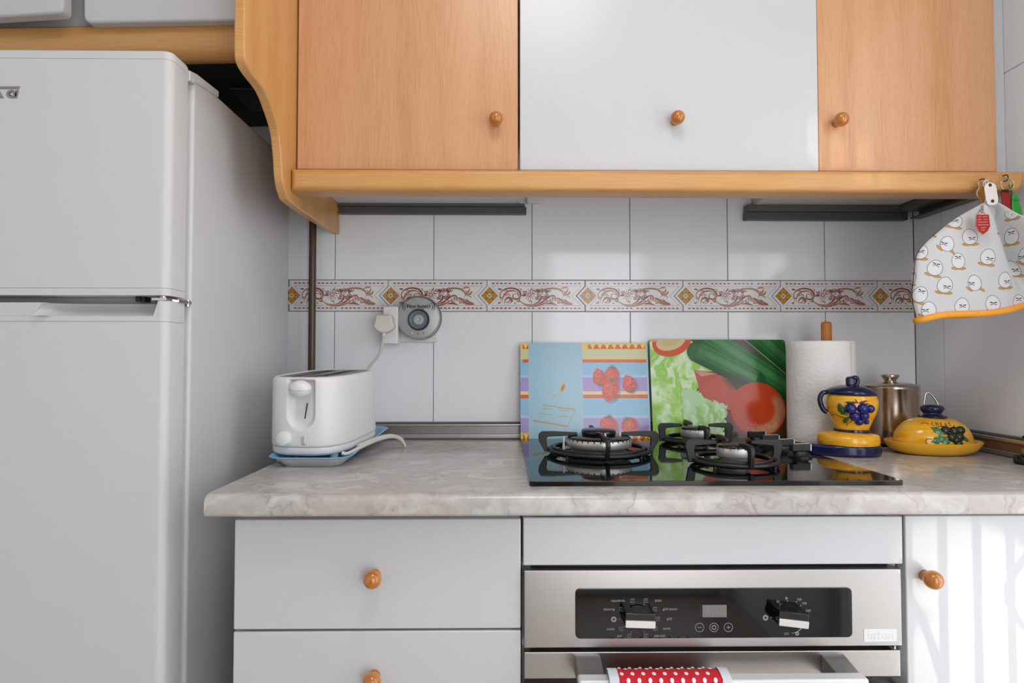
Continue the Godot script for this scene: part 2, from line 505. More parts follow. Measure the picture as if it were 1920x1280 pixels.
func board_stripes_image() -> Image:      # 640 x 480: pale blue panel, striped band with strawberries
	var W := 640; var H := 480
	var p := Pic.new(W, H, rgb(158, 196, 214))
	var yel := rgb(238, 202, 88); var org := rgb(204, 96, 36); var lil := rgb(168, 150, 204); var crm := rgb(206, 206, 160); var blue := rgb(140, 190, 220)
	for s in [[0, 40], [310, 632]]:
		var x0: int = s[0]; var x1: int = s[1]
		p.box(x0, 0, x1, 480, blue)
		p.box(x0, 0, x1, 34, yel); p.box(x0, 34, x1, 74, crm); p.box(x0, 74, x1, 82, yel); p.box(x0, 82, x1, 98, org)
		p.box(x0, 160, x1, 172, rgb(176, 198, 226)); p.box(x0, 172, x1, 240, lil); p.box(x0, 240, x1, 256, rgb(236, 208, 150)); p.box(x0, 256, x1, 274, org)
		p.box(x0, 356, x1, 370, rgb(176, 198, 226)); p.box(x0, 370, x1, 440, lil); p.box(x0, 440, x1, 470, rgb(206, 192, 96)); p.box(x0, 462, x1, 480, yel)
	for x in range(0, 40): pass
	for row in [[8, 30], [448, 474]]:
		p.box(12, row[0], 40, row[1], org); p.box(340, row[0], 628, row[1], org)
		for k in 8:
			var x: float = 352 + k * 36
			p.poly(PackedVector2Array([Vector2(x, row[0]), Vector2(x + 24, row[0]), Vector2(x + 12, row[1])]), rgb(250, 214, 90))
		p.poly(PackedVector2Array([Vector2(16, row[0]), Vector2(36, row[0]), Vector2(26, row[1])]), rgb(250, 214, 90))
	p.box(0, 82, 12, 98, blue)
	# sketched board and spoon on the blue panel
	var tan_ := rgb(184, 152, 100)
	for s in [[110, 308, 170, 314, 5], [176, 318, 268, 328, 6], [110, 322, 160, 326, 2], [190, 330, 240, 336, 2], [88, 346, 150, 354, 3], [186, 358, 244, 364, 3], [66, 382, 232, 410, 8], [232, 406, 268, 330, 2]]:
		p.line(Vector2(s[0], s[1]), Vector2(s[2], s[3]), s[4], tan_ if s[4] > 2 else rgb(130, 140, 120))
	p.path(smooth([Vector2(146, 258), Vector2(168, 264), Vector2(192, 252)]), 9, rgb(190, 180, 130), 0.8, true)
	p.oval(Vector2(210, 222), 11, 24, 0.35, rgb(206, 158, 72)); p.oval(Vector2(210, 222), 4, 16, 0.35, rgb(150, 96, 40))
	# strawberries: centre, size, turn
	for b in [[392, 168, 34, 50, 2.95], [456, 170, 36, 62, 0.1], [444, 236, 44, 66, 0.25], [540, 200, 36, 52, 2.8], [430, 412, 44, 60, 0.2], [540, 412, 42, 52, -0.5]]:
		var c := Vector2(b[0], b[1])
		p.oval(c + Vector2(8, 8), b[2], b[3] * 0.82, b[4], rgb(90, 60, 90), 0.35, 10)
		for k in 14:
			var t := k / 13.0
			var o := Vector2(0, lerpf(-b[3] * 0.55, b[3] * 0.72, t)).rotated(b[4])
			var rr: float = b[2] * sqrt(clampf(1.0 - pow(t * 1.02, 2.2), 0.03, 1.0)) * (0.75 + 0.25 * minf(t * 6, 1))
			p.oval(c + o, rr, b[3] * 0.3 * (1.0 - 0.5 * t), b[4], rgb(206, 62, 42))
		p.oval(c + Vector2(-8, -14), b[2] * 0.5, b[3] * 0.42, b[4], rgb(232, 104, 72), 0.55, 12)
		var r := RandomNumberGenerator.new()
		r.seed = int(b[0] * 7 + b[1])
		for k in 46:
			var o := Vector2(r.randf_range(-0.7, 0.7) * b[2], r.randf_range(-0.6, 0.55) * b[3]).rotated(b[4])
			p.oval(c + o, 2.2, 3.0, b[4], rgb(236, 150, 84) if k % 2 else rgb(160, 34, 30), 0.7)
		for k in 6:
			var a = -PI / 2 + (k - 2.5) * 0.5 + b[4]
			var top := c + Vector2(0, -b[3] * 0.72).rotated(b[4])
			p.line(top, top + Vector2.from_angle(a) * 20, 7, rgb(84, 110, 58), 0.95, 1)
	return p.image()

func board_salad_image() -> Image:       # 684 x 500: lettuce, sliced tomato, cucumbers and a tomato
	var W := 684; var H := 500
	var p := Pic.new(W, H, rgb(84, 70, 66))
	var na := noise(31, 0.006, 3); var nb := noise(32, 0.009, 2); var nc := noise(33, 0.16, 2)
	for y in H:
		for x in W:
			var q := rgb(92, 74, 68)
			var e := na.get_noise_2d(x, y)
			var f := nb.get_noise_2d(x + e * 120, y * 0.7 + e * 60)
			if x < 262 + e * 60 + (40 if y > 290 else 0) or (y > 300 and x < 350 + f * 40) or (y > 96 and y < 160 and x < 330):
				q = rgb(152, 208, 86).lerp(rgb(214, 236, 196), clampf(f * 2.2 + 0.45, 0, 1))
				q = q.lerp(rgb(124, 190, 34), clampf((y - 250) * 0.004 - e * 1.2 - x * 0.0012, 0, 0.85))
				var fold := absf(nb.get_noise_2d(x * 0.8 + 300, y * 0.5 + e * 160))
				if fold < 0.07:
					q = q.lerp(rgb(236, 246, 222), 0.5 * (1.0 - fold / 0.07))
			elif x > 500 and y > 250:
				q = rgb(110, 70, 42).lerp(rgb(56, 38, 26), clampf(nc.get_noise_2d(x, y) + 0.5, 0, 1))
			p.dot(x, y, q, 1.0)
	# red wedge beside the lettuce
	p.poly(PackedVector2Array([Vector2(216, 152), Vector2(286, 160), Vector2(396, 196), Vector2(420, 250), Vector2(470, 345), Vector2(387, 350), Vector2(304, 345), Vector2(260, 284), Vector2(242, 266)]), rgb(190, 92, 80))
	p.oval(Vector2(320, 250), 60, 70, 0.4, rgb(202, 102, 86), 0.6, 30)
	p.poly(PackedVector2Array([Vector2(220, 156), Vector2(330, 170), Vector2(252, 186)]), rgb(226, 198, 180), 0.6)
	# paler leaf in front
	var lf := PackedVector2Array()
	for q in [Vector2(150, 250), Vector2(200, 246), Vector2(240, 262), Vector2(262, 290), Vector2(290, 308), Vector2(318, 318), Vector2(352, 318), Vector2(376, 330), Vector2(352, 356), Vector2(360, 384), Vector2(330, 420), Vector2(352, 450), Vector2(260, 470), Vector2(168, 440), Vector2(150, 350)]:
		lf.append(q)
	var jag := PackedVector2Array()
	for i in lf.size():
		for k in 5:
			var q := lf[i].lerp(lf[(i + 1) % lf.size()], k / 5.0)
			jag.append(q + Vector2(sin(i * 5.1 + k * 2.3), cos(i * 3.7 + k * 2.9)) * 6.0)
	p.poly(jag, rgb(184, 218, 170))
	for k in 22:
		var a := Vector2(166 + (k * 47) % 170, 300 + (k * 31) % 130)
		p.path(smooth([a, a + Vector2(16 + k % 5 * 4, 26), a + Vector2(6, 64)], 6), 26, [rgb(206, 232, 204), rgb(136, 196, 100), rgb(168, 212, 140)][k % 3], 0.3, true)
	# cucumbers: from, to, width
	for c in [[620, -60, 840, 130, 130], [470, -90, 860, 290, 120], [250, -40, 760, 300, 120], [240, 62, 520, 206, 108]]:
		var a := Vector2(c[0], c[1]); var b := Vector2(c[2], c[3])
		var nn := (b - a).normalized().orthogonal()
		p.line(a, b, c[4], rgb(32, 92, 44))
		for k in 30:
			var t := k / 29.0
			var o: Vector2 = nn * (c[4] * (0.46 - t * 0.92))
			var g := rgb(46, 120, 58).lerp(rgb(96, 168, 104), clampf(1.0 - absf(t - 0.38) * 4.0, 0, 1)).lerp(rgb(24, 74, 36), clampf((t - 0.62) * 2.6, 0, 1))
			g = g.lerp(rgb(128, 190, 128), 0.5 if k % 6 == 2 and t < 0.7 else 0.0)
			p.line(a + o, b + o, c[4] * 0.05, g, 0.6)
	p.oval(Vector2(238, 62), 40, 52, 1.1, rgb(66, 118, 70), 0.5, 20)
	p.line(Vector2(470, -10), Vector2(690, 186), 5, rgb(176, 206, 160), 0.8)
	# shade between the vegetables in the print
	p.oval(Vector2(436, 216), 70, 36, 0.4, rgb(66, 62, 52), 0.75, 26)
	# whole tomato
	var tc := Vector2(524, 346)
	p.oval(tc, 136, 132, 0, rgb(200, 66, 34), 1, 2)
	p.oval(tc + Vector2(-66, 10), 66, 104, 0, rgb(190, 84, 70), 0.7, 44)
	p.oval(tc + Vector2(6, -24), 62, 84, 0, rgb(208, 66, 20), 0.7, 44)
	for k in 60:
		var t := -0.55 + k * 0.038
		p.oval(tc + Vector2(cos(t) * 108, sin(t) * 104), 26, 22, t, rgb(214, 170, 130), 0.13, 16)
	for k in 90:
		var z := sin(k * 12.9898) * 43758.5
		p.oval(tc + Vector2(fposmod(z, 150) - 60, 66 + fposmod(z * 1.7, 50)), 2.5, 2, 0, rgb(236, 196, 164), 0.45)
	# tomato slice in the corner
	p.oval(Vector2(112, 8), 102, 74, -0.35, rgb(212, 84, 40)); p.oval(Vector2(108, 4), 78, 48, -0.35, rgb(222, 196, 156)); p.oval(Vector2(110, 4), 50, 26, -0.35, rgb(214, 190, 120))
	p.box(0, 0, 40, 12, rgb(232, 178, 84), 0.8)
	return p.image()

func egg_cloth_image() -> Image:         # 1080 x 960: 4 pixels per millimetre
	var p := Pic.new(1080, 960, rgb(222, 222, 222))
	var ink := rgb(70, 70, 74); var foot := rgb(214, 160, 84)
	# centre (mm from the left and from the top), turn, kind
	for e in EGGS:
		var c := Vector2(e[0], e[1]) * 4.0
		var t := deg_to_rad(e[2])
		var k: int = e[3]
		for s in [-1, 1]:
			var f := c + Vector2(s * (30 if k != 1 else 48), 60 if k != 1 else 48).rotated(t)
			p.oval(f, 30, 11, t + s * (-0.12 if k != 1 else 0.6 * s), rgb(150, 112, 62)); p.oval(f, 27, 8.5, t + s * (-0.12 if k != 1 else 0.6 * s), foot)
		var q := []
		for i in 33:
			var a := TAU * i / 32
			q.append(c + Vector2(cos(a) * 52 * (1.0 + 0.10 * sin(a)), sin(a) * 60).rotated(t))
		p.poly(PackedVector2Array(q), rgb(236, 236, 236))
		p.path(q, 3.2, ink, 0.9)
		var m := c + Vector2([16, -24, 0, 4][k], [14, 6, -26, 0][k]).rotated(t)
		for s in [-1, 1]:
			p.path([m + Vector2(s * 6, -4).rotated(t), m + Vector2(s * 22, -8).rotated(t)], 7, rgb(30, 30, 32), 0.95)
		p.path(smooth([m + Vector2(-22, 12).rotated(t), m + Vector2(-6, 6).rotated(t), m + Vector2(6, 6).rotated(t), m + Vector2(22, 12).rotated(t)]), 4, rgb(40, 40, 42), 0.9)
	return p.image()
const EGGS := [[93, 38, 14, 3], [116, 72, 0, 0], [73, 85, 18, 1], [25, 98, 8, 3], [92, 118, 0, 2], [146, 111, 12, 0], [49, 131, 18, 2], [65, 164, 8, 0], [122, 160, 0, 1], [178, 155, -4, 0],
	[23, 181, 22, 2], [38, 210, 0, 1], [95, 204, 0, 3], [153, 199, 0, 3], [207, 197, 0, 2], [200, 96, -4, 0], [183, 52, -16, 1], [232, 70, 0, 2], [226, 130, 4, 0], [250, 165, 0, 3], [236, 24, 0, 0], [256, 110, 0, 1], [4, 146, 10, 2], [40, 52, 12, 1]]

# ---------------------------------------------------------------- the scene
func _ready() -> void:
	var cam := Camera3D.new()
	cam.name = "camera"
	add_child(cam)
	cam.position = V(0, 1.107, 1.554)
	cam.rotation_degrees = V(1.6, -0.7, 0)
	cam.fov = 58.19
	cam.near = 0.02
	cam.current = true
	var we := WorldEnvironment.new()
	we.name = "environment"
	var env := Environment.new()
	env.background_mode = Environment.BG_SKY
	var sky := Sky.new()
	var sm := ProceduralSkyMaterial.new()
	sm.sky_top_color = rgb(150, 180, 220); sm.sky_horizon_color = rgb(226, 232, 240)
	sm.ground_bottom_color = rgb(190, 186, 180); sm.ground_horizon_color = rgb(214, 212, 208)
	sky.sky_material = sm
	env.sky = sky
	env.background_energy_multiplier = 1.0
	env.tonemap_mode = Environment.TONE_MAPPER_LINEAR
	env.tonemap_exposure = 1.03
	env.sdfgi_enabled = true; env.ssao_enabled = true; env.ssil_enabled = true
	we.environment = env
	add_child(we)
	# daylight at the glazed door on the right
	var day := AreaLight3D.new()
	day.name = "daylight"
	day.area_size = Vector2(0.96, 1.88)
	day.light_energy = 1.35
	day.light_color = Color(0.985, 0.99, 1.0)
	day.shadow_enabled = true
	day.transform = Transform3D(Basis(V(-0.16, 0, -0.987), V(0, 1, 0), V(0.987, 0, -0.16)).orthonormalized(), V(1.115, 1.085, 1.17))
	add_child(day)
	# fill light added at an unseen glazed door behind the camera
	var back := AreaLight3D.new()
	back.name = "rear_fill_light"
	back.area_size = Vector2(0.62, 1.86)
	back.light_energy = 1.4
	back.light_color = Color(0.985, 0.99, 1.0)
	back.shadow_enabled = true
	back.position = V(0.62, 1.045, 2.545)
	add_child(back)
	# sunlight thrown up through the door's grille by the bright ground outside
	for k in 3:
		var glint := SpotLight3D.new()
		glint.name = ["sun_glint", "sun_glint_001", "sun_glint_002"][k]
		glint.light_energy = [14.0, 14.0, 16.0][k]
		glint.light_size = 0.012
		glint.spot_angle = [0.84, 0.84, 0.40][k]
		glint.spot_angle_attenuation = 0.15
		glint.spot_range = 12.0
		glint.shadow_enabled = true
		glint.light_color = Color(1.0, 0.97, 0.92)
		add_child(glint)
		glint.look_at_from_position(V(4.76, -1.35, 4.57), [V(0.748, 0.755, 0.6), V(0.748, 0.60, 0.6), V(0.668, 1.535, 0.335)][k])

	materials()
	setting()
	fridge()
	fridge_cabinet()
	wall_units()
	base_units()
	oven()
	worktop()
	hob()
	boards()
	toaster_set()
	sockets()
	ceramics()
	hanging()
	odds()

func materials() -> void:
	mat("white_paint", rgb(240, 240, 240), 0.6)
	mat("tile", rgb(236, 237, 240), 0.1)
	mat("grout", rgb(150, 150, 152), 0.9)
	mat("tile_side", rgb(196, 194, 190), 0.6)
	var b := mat("border", Color.WHITE, 0.12)
	b.albedo_texture = tex(border_image())
	mat("floor_tile", rgb(178, 166, 152), 0.3)
	mat("lacquer", rgb(200, 201, 203), 0.28)
	mat("carcass", rgb(214, 214, 216), 0.5)
	mat("appliance", rgb(200, 200, 201), 0.38)
	mat("appliance_trim", rgb(200, 200, 201), 0.45)
	mat("gasket", rgb(190, 190, 192), 0.7)
	mat("dark_gap", rgb(40, 38, 36), 0.8)
	mat("black_board", rgb(16, 16, 16), 0.6)
	var wd := mat("door_beech", rgb(249, 248, 247), 0.3)
	wd.albedo_texture = tex(wood_image(1100, 900, rgb(210, 158, 116), rgb(188, 132, 88), rgb(218, 170, 128), 11, 0.8))
	var wr := mat("beech", rgb(249, 248, 246), 0.33)
	wr.albedo_texture = tex(wood_image(1400, 260, rgb(207, 154, 94), rgb(186, 130, 70), rgb(216, 168, 110), 23, 0.3))
	mat("edge_beech", rgb(186, 124, 66), 0.4)
	var kw := mat("knob_wood", rgb(178, 104, 30), 0.22)
	kw.albedo_texture = tex(wood_image(96, 96, rgb(206, 128, 46), rgb(140, 74, 20), rgb(220, 150, 64), 41, 0.3))
	kw.albedo_color = Color(0.92, 0.92, 0.92)
	kw.clearcoat_enabled = true; kw.clearcoat = 0.6; kw.clearcoat_roughness = 0.1
	var mb := mat("laminate", Color.WHITE, 0.2)
	mb.albedo_texture = tex(marble_image(1536, 768))
	mb.albedo_color = Color(0.93, 0.93, 0.93)
	mat("alu", rgb(176, 174, 172), 0.32, 1.0)
	mat("alu_light", rgb(205, 204, 202), 0.3, 0.9)
	mat("alu_brown_reflection", rgb(132, 100, 76), 0.4, 0.3)  # aluminium with a brown reflection put into its colour
	mat("grey_seal", rgb(92, 91, 90), 0.5)
	mat("channel", rgb(84, 83, 82), 0.42)
	var st := mat("steel", rgb(182, 179, 177), 0.32, 1.0)
	st.anisotropy_enabled = true; st.anisotropy = 0.35
	mat("chrome", rgb(214, 210, 206), 0.12, 1.0)
	mat("pot_steel", rgb(200, 184, 168), 0.2, 1.0)
	mat("burner_steel", rgb(206, 204, 200), 0.42, 0.75)
	mat("black_glass", rgb(10, 10, 11), 0.05)
	mat("fascia_glass", rgb(9, 9, 10), 0.05)
	mat("cast_iron", rgb(24, 24, 25), 0.42)
	mat("enamel", rgb(20, 19, 20), 0.16)
	mat("black_plastic", rgb(22, 22, 22), 0.4)
	mat("print_grey", rgb(150, 150, 150), 0.5)
	mat("print_dim", rgb(104, 104, 106), 0.5)
	mat("lcd", rgb(112, 108, 108), 0.3)
	mat("lcd_ink", rgb(132, 118, 118), 0.3)
	mat("silver_face", rgb(206, 204, 202), 0.35, 0.6)
	mat("handle_grey", rgb(216, 216, 216), 0.35, 0.2)
	mat("bracket_grey", rgb(140, 138, 136), 0.4, 0.7)
	var g := mat("board_stripes", Color.WHITE, 0.16)
	g.albedo_texture = tex(board_stripes_image())
	g = mat("board_salad", Color.WHITE, 0.14)
	g.albedo_texture = tex(board_salad_image())
	mat("glass_edge", rgb(150, 160, 152), 0.15)
	mat("white_plastic", rgb(224, 223, 222), 0.34)
	mat("ivory_plastic", rgb(214, 208, 198), 0.4)
	mat("toaster_white", rgb(222, 221, 220), 0.4)
	mat("toaster_metal", rgb(150, 148, 146), 0.35, 0.9)
	mat("slot_dark", rgb(22, 20, 20), 0.8)
	mat("tray_blue", rgb(112, 172, 212), 0.25)
	mat("tray_white", rgb(204, 210, 215), 0.3)
	mat("cord", rgb(206, 203, 198), 0.45)
	mat("pipe_brown", rgb(82, 66, 54), 0.35, 0.3)
	mat("device_grey", rgb(168, 168, 168), 0.36, 0.3)
	mat("device_blue", rgb(98, 114, 120), 0.2)
	mat("device_lens", rgb(104, 112, 122), 0.2)
	mat("device_core", rgb(170, 172, 178), 0.3)
	mat("ink", rgb(38, 38, 40), 0.5)
	var led := mat("red_led", rgb(255, 120, 110), 0.4)
	led.emission_enabled = true; led.emission = rgb(255, 70, 60); led.emission_energy_multiplier = 1.2
	var yn := NoiseTexture2D.new()
	yn.noise = noise(81, 0.012, 3); yn.width = 256; yn.height = 256; yn.seamless = true
	var gr := Gradient.new()
	gr.offsets = PackedFloat32Array([0.2, 0.5, 0.8]); gr.colors = PackedColorArray([rgb(226, 150, 22), rgb(238, 172, 36), rgb(246, 192, 66)])
	yn.color_ramp = gr
	var y := mat("yellow_glaze", Color.WHITE, 0.13)
	y.albedo_texture = yn; y.uv1_triplanar = true; y.uv1_scale = V(5, 16, 5)
	mat("yellow_plain", rgb(240, 180, 46), 0.14)
	mat("blue_glaze", rgb(26, 30, 66), 0.1)
	mat("grape_blue", rgb(28, 36, 110), 0.08)
	mat("grape_dark", rgb(38, 44, 26), 0.08)
	mat("leaf_glaze", rgb(52, 96, 44), 0.12)
	mat("leaf_jade", rgb(58, 120, 78), 0.12)
	mat("brown_glaze", rgb(104, 56, 22), 0.15)
	mat("olive_glaze", rgb(86, 70, 30), 0.15)
	mat("rose_plate", rgb(158, 84, 84), 0.25)
	var pn := NoiseTexture2D.new()
	pn.noise = noise(91, 0.03, 2); pn.width = 256; pn.height = 256; pn.seamless = true
	var paper := mat("paper", rgb(238, 236, 234), 0.9)
	paper.heightmap_enabled = true; paper.heightmap_texture = pn; paper.heightmap_scale = 0.10; paper.uv1_triplanar = true; paper.uv1_scale = V(13, 13, 13)
	mat("pole_wood", rgb(190, 120, 54), 0.4)
	var cl := mat("egg_cloth", Color.WHITE, 0.85)
	cl.albedo_texture = tex(egg_cloth_image())
	cl.albedo_color = rgb(226, 226, 228)
	mat("orange_cloth", rgb(238, 160, 52), 0.85)
	mat("white_card", rgb(226, 220, 214), 0.5)
	mat("red_tag", rgb(146, 20, 20), 0.35)
	mat("red_print", rgb(206, 110, 94), 0.4)
	mat("green_plastic", rgb(42, 150, 48), 0.25)
	mat("gold_tag", rgb(196, 136, 58), 0.3, 0.3)
	mat("ring_metal", rgb(190, 180, 168), 0.25, 1.0)
	mat("dark_metal", rgb(70, 62, 56), 0.35, 0.8)
	mat("brass", rgb(190, 150, 70), 0.3, 0.9)
	mat("towel_red", rgb(196, 22, 40), 0.9)
	mat("towel_white", rgb(232, 224, 224), 0.9)
	mat("towel_band", rgb(206, 210, 214), 0.85)
	mat("door_brown", rgb(46, 32, 24), 0.5)
	var lg := mat("fill_lamp_glow", rgb(240, 240, 236), 0.5)  # glow of the added ceiling fill lamp
	lg.emission_enabled = true; lg.emission = rgb(255, 252, 246); lg.emission_energy_multiplier = 0.8
	mat("iron", rgb(60, 60, 62), 0.5)
	var pane := mat("pane", Color(1, 1, 1, 0.08), 0.02)
	pane.transparency = BaseMaterial3D.TRANSPARENCY_ALPHA
	for k in ["red_led"]:
		M[k].resource_name = k

# ---------------------------------------------------------------- room
# one ceramic tile, its glazed face towards +z with chamfered edges
func tile_mesh(poly: PackedVector2Array, th: float, uo := Vector2.ZERO, us := Vector2.ONE) -> ArrayMesh:
	var mb := MB.new()
	mb.uo = uo; mb.us = us
	mb.prism(poly, -th, 0.0, 0.0012)
	return mb.mesh()

func setting() -> void:
	var mb := MB.new()
	mb.span(V(-1.3, -0.1, -0.1), V(1.15, 0.0, 2.65))
	var fl := struct("floor")
	part("slab", mb, M.grout, fl)
	for i in 7:
		for j in 8:
			put("tile", tile_mesh(rect(0.0015, 0.0015, 0.3485, 0.3485), 0.006), M.floor_tile, fl, turned(V(1, 0, 0), V(0, 0, 1), V(0, 1, 0), V(-1.2 + i * 0.35, 0.006, -0.05 + j * 0.35)).scaled_local(V(minf(1.0, (WALL_R + 1.2 - i * 0.35) / 0.35), minf(1.0, (2.5 + 0.05 - j * 0.35) / 0.35), 1)))
	mb = MB.new()
	mb.span(V(-1.3, 2.45, -0.1), V(1.15, 2.55, 2.65))
	part("plaster", mb, M.white_paint, struct("ceiling"))
	# back wall: render with the tiles set on it
	var wb := struct("wall_back")
	mb = MB.new()
	mb.span(V(-1.3, 0, -0.1), V(1.15, 2.45, -0.003))
	part("render", mb, M.grout, wb)
	var g := 0.0008
	var shared := {}
	for row in [[0.8266, 1.2266], [1.3065, 1.7065], [1.7065, 2.1065]]:
		for k in 7:
			var x0 := -0.68 + k * 0.25
			var x1 := minf(x0 + 0.25, WALL_R)
			var key := str(snappedf(x1 - x0, 0.001))
			if not shared.has(key):
				shared[key] = tile_mesh(rect(g, g, x1 - x0 - g, 0.4 - g), 0.005)
			put("tile", shared[key], M.tile, wb, Transform3D(Basis.IDENTITY, V(x0, row[0], 0)))
	# border tiles: the left end is pointed, the right end notched to take the next point
	for k in 7:
		var x0 := -0.545 + k * 0.25
		var w := minf(0.25, WALL_R - x0)
		var P := PackedVector2Array([Vector2(g, g), Vector2(w - g, g)])
		if w > 0.24:
			P.append_array([Vector2(w - g, 0.0155), Vector2(w - 0.0225 - g, 0.04), Vector2(w - g, 0.0645)])
		P.append_array([Vector2(w - g, 0.0799 - g), Vector2(g, 0.0799 - g), Vector2(g, 0.0645), Vector2(g - 0.0225, 0.04), Vector2(g, 0.0155)])
		put("border_tile", tile_mesh(P, 0.005, Vector2(-0.024, 0), Vector2(1.0 / 0.274, 1.0 / 0.08)), M.border, wb, Transform3D(Basis.IDENTITY, V(x0, 1.2266, 0)))
	# right wall, with the opening of the glazed door; tiles up to the door
	var wr := struct("wall_right")
	mb = MB.new()
	mb.span(V(WALL_R + 0.003, 0, -0.1), V(WALL_R + 0.2, 2.45, 0.62))
	mb.span(V(WALL_R + 0.003, 2.1, 0.62), V(WALL_R + 0.2, 2.45, 1.72))
	mb.span(V(WALL_R + 0.003, 0, 0.62), V(WALL_R + 0.2, 0.06, 1.72))
	mb.span(V(WALL_R + 0.003, 0, 1.72), V(WALL_R + 0.2, 2.45, 2.65))
	part("render", mb, M.white_paint, wr)
	for row in [[0.8266, 0.4], [1.2266, 0.0799], [1.3065, 0.4], [1.7065, 0.4]]:
		for k in 4:
			var z0: float = [0.0, 0.1, 0.35, 0.6][k]
			var z1: float = [0.1, 0.35, 0.6, 0.62][k]
			var hh: float = row[1]
			if hh < 0.1:
				var P := rect(g, g, z1 - z0 - g, hh - g)
				put("border_tile", tile_mesh(P, 0.005, Vector2(-0.024 - (0.08 if k == 0 else 0.0), 0), Vector2(1.0 / 0.274, 1.0 / 0.08)), M.border, wr, turned(V(0, 0, -1), V(0, 1, 0), V(-1, 0, 0), V(WALL_R, row[0], z1)))
			else:
				put("tile", tile_mesh(rect(g, g, z1 - z0 - g, hh - g), 0.005), M.tile, wr, turned(V(0, 0, -1), V(0, 1, 0), V(-1, 0, 0), V(WALL_R, row[0], z1)))
	mb = MB.new()
	mb.span(V(-1.3, 0, -0.1), V(-1.2, 2.45, 2.65))
	part("plaster", mb, M.white_paint, struct("wall_left"))
	# wall behind the camera with a dark door and an added glazed one
	mb = MB.new()
	mb.span(V(-1.3, 0, 2.5), V(-0.72, 2.45, 2.6))
	mb.span(V(-0.72, 2.02, 2.5), V(0.02, 2.45, 2.6))
	mb.span(V(0.02, 0, 2.5), V(0.24, 2.45, 2.6))
	mb.span(V(0.24, 2.06, 2.5), V(1.0, 2.45, 2.6))
	mb.span(V(1.0, 0, 2.5), V(1.15, 2.45, 2.6))
	part("plaster", mb, M.white_paint, struct("wall_rear"))
	var d := struct("door_1")
	mb = MB.new()
	mb.span(V(-0.72, 0.006, 2.54), V(0.02, 2.02, 2.58), 0.002)
	part("leaf", mb, M.door_brown, d)
	for y in [[0.12, 0.9], [1.05, 1.9]]:
		mb = MB.new()
		mb.span(V(-0.62, y[0], 2.53), V(-0.08, y[1], 2.542), 0.006)
		part("panel", mb, M.door_brown, d)
	var w2 := struct("door_2")  # glazed door added to carry the rear fill light
	mb = MB.new()
	for s in [[0.24, 0.006, 0.30, 2.06], [0.94, 0.006, 1.0, 2.06], [0.30, 0.006, 0.94, 0.10], [0.30, 1.99, 0.94, 2.06]]:
		mb.span(V(s[0], s[1], 2.53), V(s[2], s[3], 2.58), 0.004)
	part("frame", mb, M.white_paint, w2)
	mb = MB.new()
	mb.span(V(0.30, 0.10, 2.563), V(0.94, 1.99, 2.567), 0.0005)
	part("pane", mb, M.pane, w2)
	# unseen flush ceiling lamp, added as fill light
	var cl := thing("added_ceiling_lamp", "flat square white lamp added on the kitchen ceiling for fill light", "lamp", V(0.1, 2.45, 1.3))
	mb = MB.new()
	mb.span(V(-0.17, 2.425, 1.03), V(0.37, 2.4495, 1.57), 0.004, 2)
	part("frame", mb, M.white_paint, cl)
	mb = MB.new()
	mb.span(V(-0.15, 2.418, 1.05), V(0.35, 2.4248, 1.55), 0.002)
	part("diffuser", mb, M.fill_lamp_glow, cl)
	var al := AreaLight3D.new()  # fill light under the added ceiling lamp
	al.name = "ceiling_fill_light"
	al.area_size = Vector2(0.48, 0.48)
	al.light_energy = 0.6
	al.light_color = Color(1.0, 0.99, 0.97)
	al.shadow_enabled = true
	al.transform = Transform3D(Basis(V(1, 0, 0), V(0, 0, -1), V(0, 1, 0)), V(0.1, 2.412, 1.3))
	add_child(al)
	# glazed door on the right with an iron grille outside
	var wdw := struct("window_1")
	mb = MB.new()
	for s in [[0.62, 0.06, 0.68, 2.1], [1.66, 0.06, 1.72, 2.1], [0.68, 0.06, 1.66, 0.14], [0.68, 2.03, 1.66, 2.1], [1.14, 0.14, 1.20, 2.03]]:
		mb.span(V(WALL_R + 0.05, s[1], s[0]), V(WALL_R + 0.1, s[3], s[2]), 0.004)
	part("frame", mb, M.white_paint, wdw)
	for z in [0.68, 1.20]:
		mb = MB.new()
		mb.span(V(WALL_R + 0.072, 0.14, z), V(WALL_R + 0.076, 2.03, z + 0.46), 0.0005)
		part("pane", mb, M.pane, wdw)
	mb = MB.new()
	for k in 23:
		var z := 0.64 + k * 0.047
		mb.tube([V(WALL_R + 0.17, 0.06, z), V(WALL_R + 0.17, 2.1, z)], 0.005, 6)
	for y in [0.2, 0.62, 1.05, 1.5, 1.95]:
		mb.tube([V(WALL_R + 0.17, y, 0.62), V(WALL_R + 0.17, y, 1.72)], 0.006, 6)
	for k in 5:
		var z := 0.7 + k * 0.22
		mb.tube(smooth([V(WALL_R + 0.17, 0.25, z - 0.05), V(WALL_R + 0.17, 0.42, z), V(WALL_R + 0.17, 0.5, z + 0.1), V(WALL_R + 0.17, 0.6, z + 0.06)], 5), 0.005, 5)
	part("grille", mb, M.iron, wdw)

